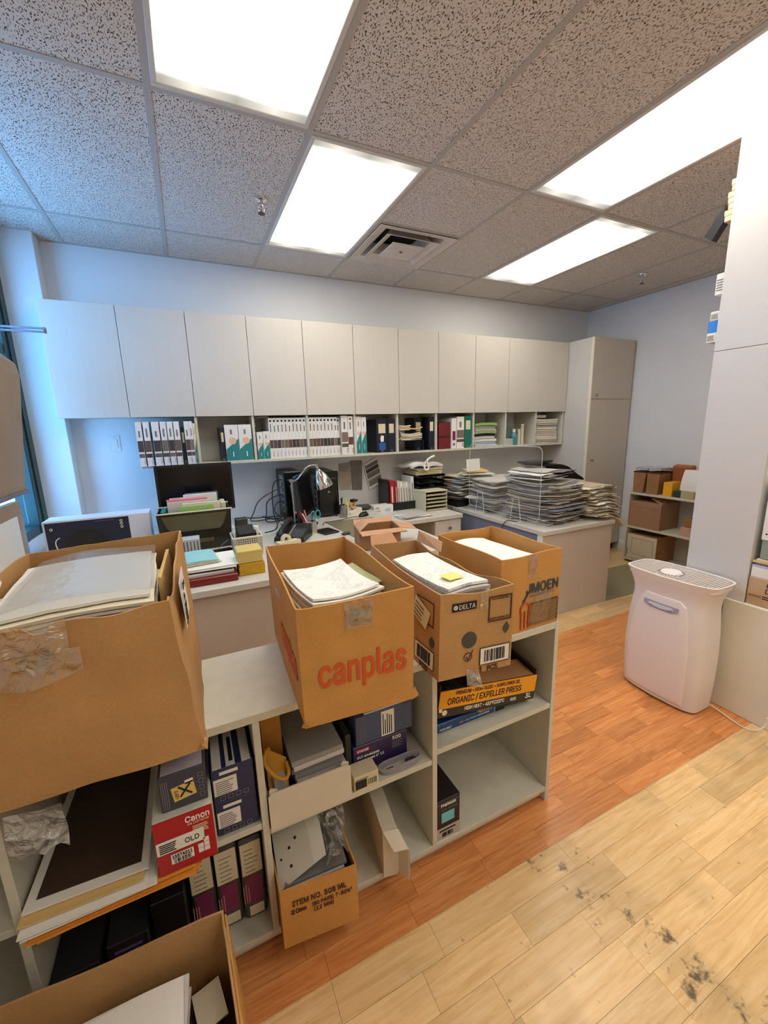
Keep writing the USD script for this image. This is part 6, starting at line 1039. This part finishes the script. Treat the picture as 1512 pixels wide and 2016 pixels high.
t.part('side_flap', slab((1.056, 1.0, .60), (1.056, 1.27, .60), (1.03, 1.24, .64), (1.03, 1.02, .625), .003), P('carton_dark_inside', (66, 44, 30), .7)); t.part('lid_flap', slab((.80, oy + .004, .578), (1.05, oy + .004, .578), (1.04, 1.09, .600), (.79, 1.09, .600), .003), card4_m)
solo('plastic_bag', xf(sheet(.14, .10, .03, 207, .02, (0, 0), 0, (9, 7)), (.72, 1.12, .56)), black_m, 'black plastic bag inside the left end of the oil tray box', 'plastic bag'); solo('tin', lathe([(0, 0), (.016, 0), (.016, .05), (0, .05)], (.664, 1.028, .5300), 14), P('lime_tin', (120, 160, 50), .4), 'green tin at the left end of the oil tray box', 'tin')
t = pbox('black premium toner cartridge box in the lower right bay', .6235, .719, .978, 1.275, .0665, .224, black_m); F_ = .9778; t.text('Premium', .0125, (.640, F_, .197), XD, ZD_, inkw_m, bold=True, width=.060); t.text('Toner Cartridge', .0085, (.640, F_, .180), XD, ZD_, inkg_m, width=.068); t.decal('cyan_square', (.643, F_, .132), XD, ZD_, .052, .040, P('cyan_label', (110, 196, 206), .5)); g_ = t.decal('grey_panel', (.624, F_, .068), XD, ZD_, .094, .044, P('grey_label3', (178, 170, 158), .6)); t.part('lettering', lines((.634, F_ - .0009, .098), XD, ZD_, .072, .009, 1, .6, 3), ink_m, g_); t.part('barcode', bars((.645, F_ - .0009, .074), XD, ZD_, .045, .017, 14, 8), ink_m, g_); t.decal('edge_label', (.6245, F_, .209), XD, ZD_, .092, .002, inkg_m)

# ================================================================ LEFT EDGE BY THE WINDOW
t = T('metal_rack', 'grey metal rack with a projecting arm in front of the window at the left edge', 'rack', (-.88, 2.6, 0), world=True)
t.part('shelf_rail', box(-.915, 2.09, 1.150, -.855, 3.02, 1.172, .003), P('rack_grey', (110, 104, 100), .5)); t.part('upright', box(-.926, 2.06, .02, -.9055, 2.085, 2.45, .002), P('rack_grey', (110, 104, 100), .5)); 
for y in (3.0, 2.985): t.part('arm', box(-.920, y - .003, 2.043 - (y - 2.985), -.636, y + .003, 2.054 - (y - 2.985), .001), P('rack_arm', (150, 158, 176), .35, metal=.6))
t.part('arm_end', box(-.645, 2.984, 2.026, -.634, 3.003, 2.056, .002), P('rack_grey', (110, 104, 100), .5)); t.part('arm_brace', hull([(x, y, z) for y in (2.95, 2.97) for x, z in ((-.925, 2.12), (-.925, 2.15), (-.86, 2.05), (-.86, 2.065))]), P('rack_arm', (150, 158, 176), .35, metal=.6))
solo('carton', hull([(x, y, z) for y in (2.10, 2.995) for x, z in ((-.925, 1.1725), (-.865, 1.1725), (-.790, 1.80), (-.80, 1.86), (-.86, 1.92), (-.925, 1.90))]), P('cardboard_dim', (160, 134, 104), .75, var=.06, vs=6), 'tan cardboard box leaning against the window on the grey rack', 'cardboard box')
t = T('carton', 'flat cardboard sheet with a white edge below the grey rack', 'cardboard', (-.9, 2.5, .745), world=True); t.part('sheet', box(-.912, 2.10, .7405, -.875, 2.90, 1.12, .003), P('cardboard_dim', (160, 134, 104), .75)); t.part('white_edge', box(-.874, 2.10, .7405, -.868, 2.80, 1.05), labelw_m)
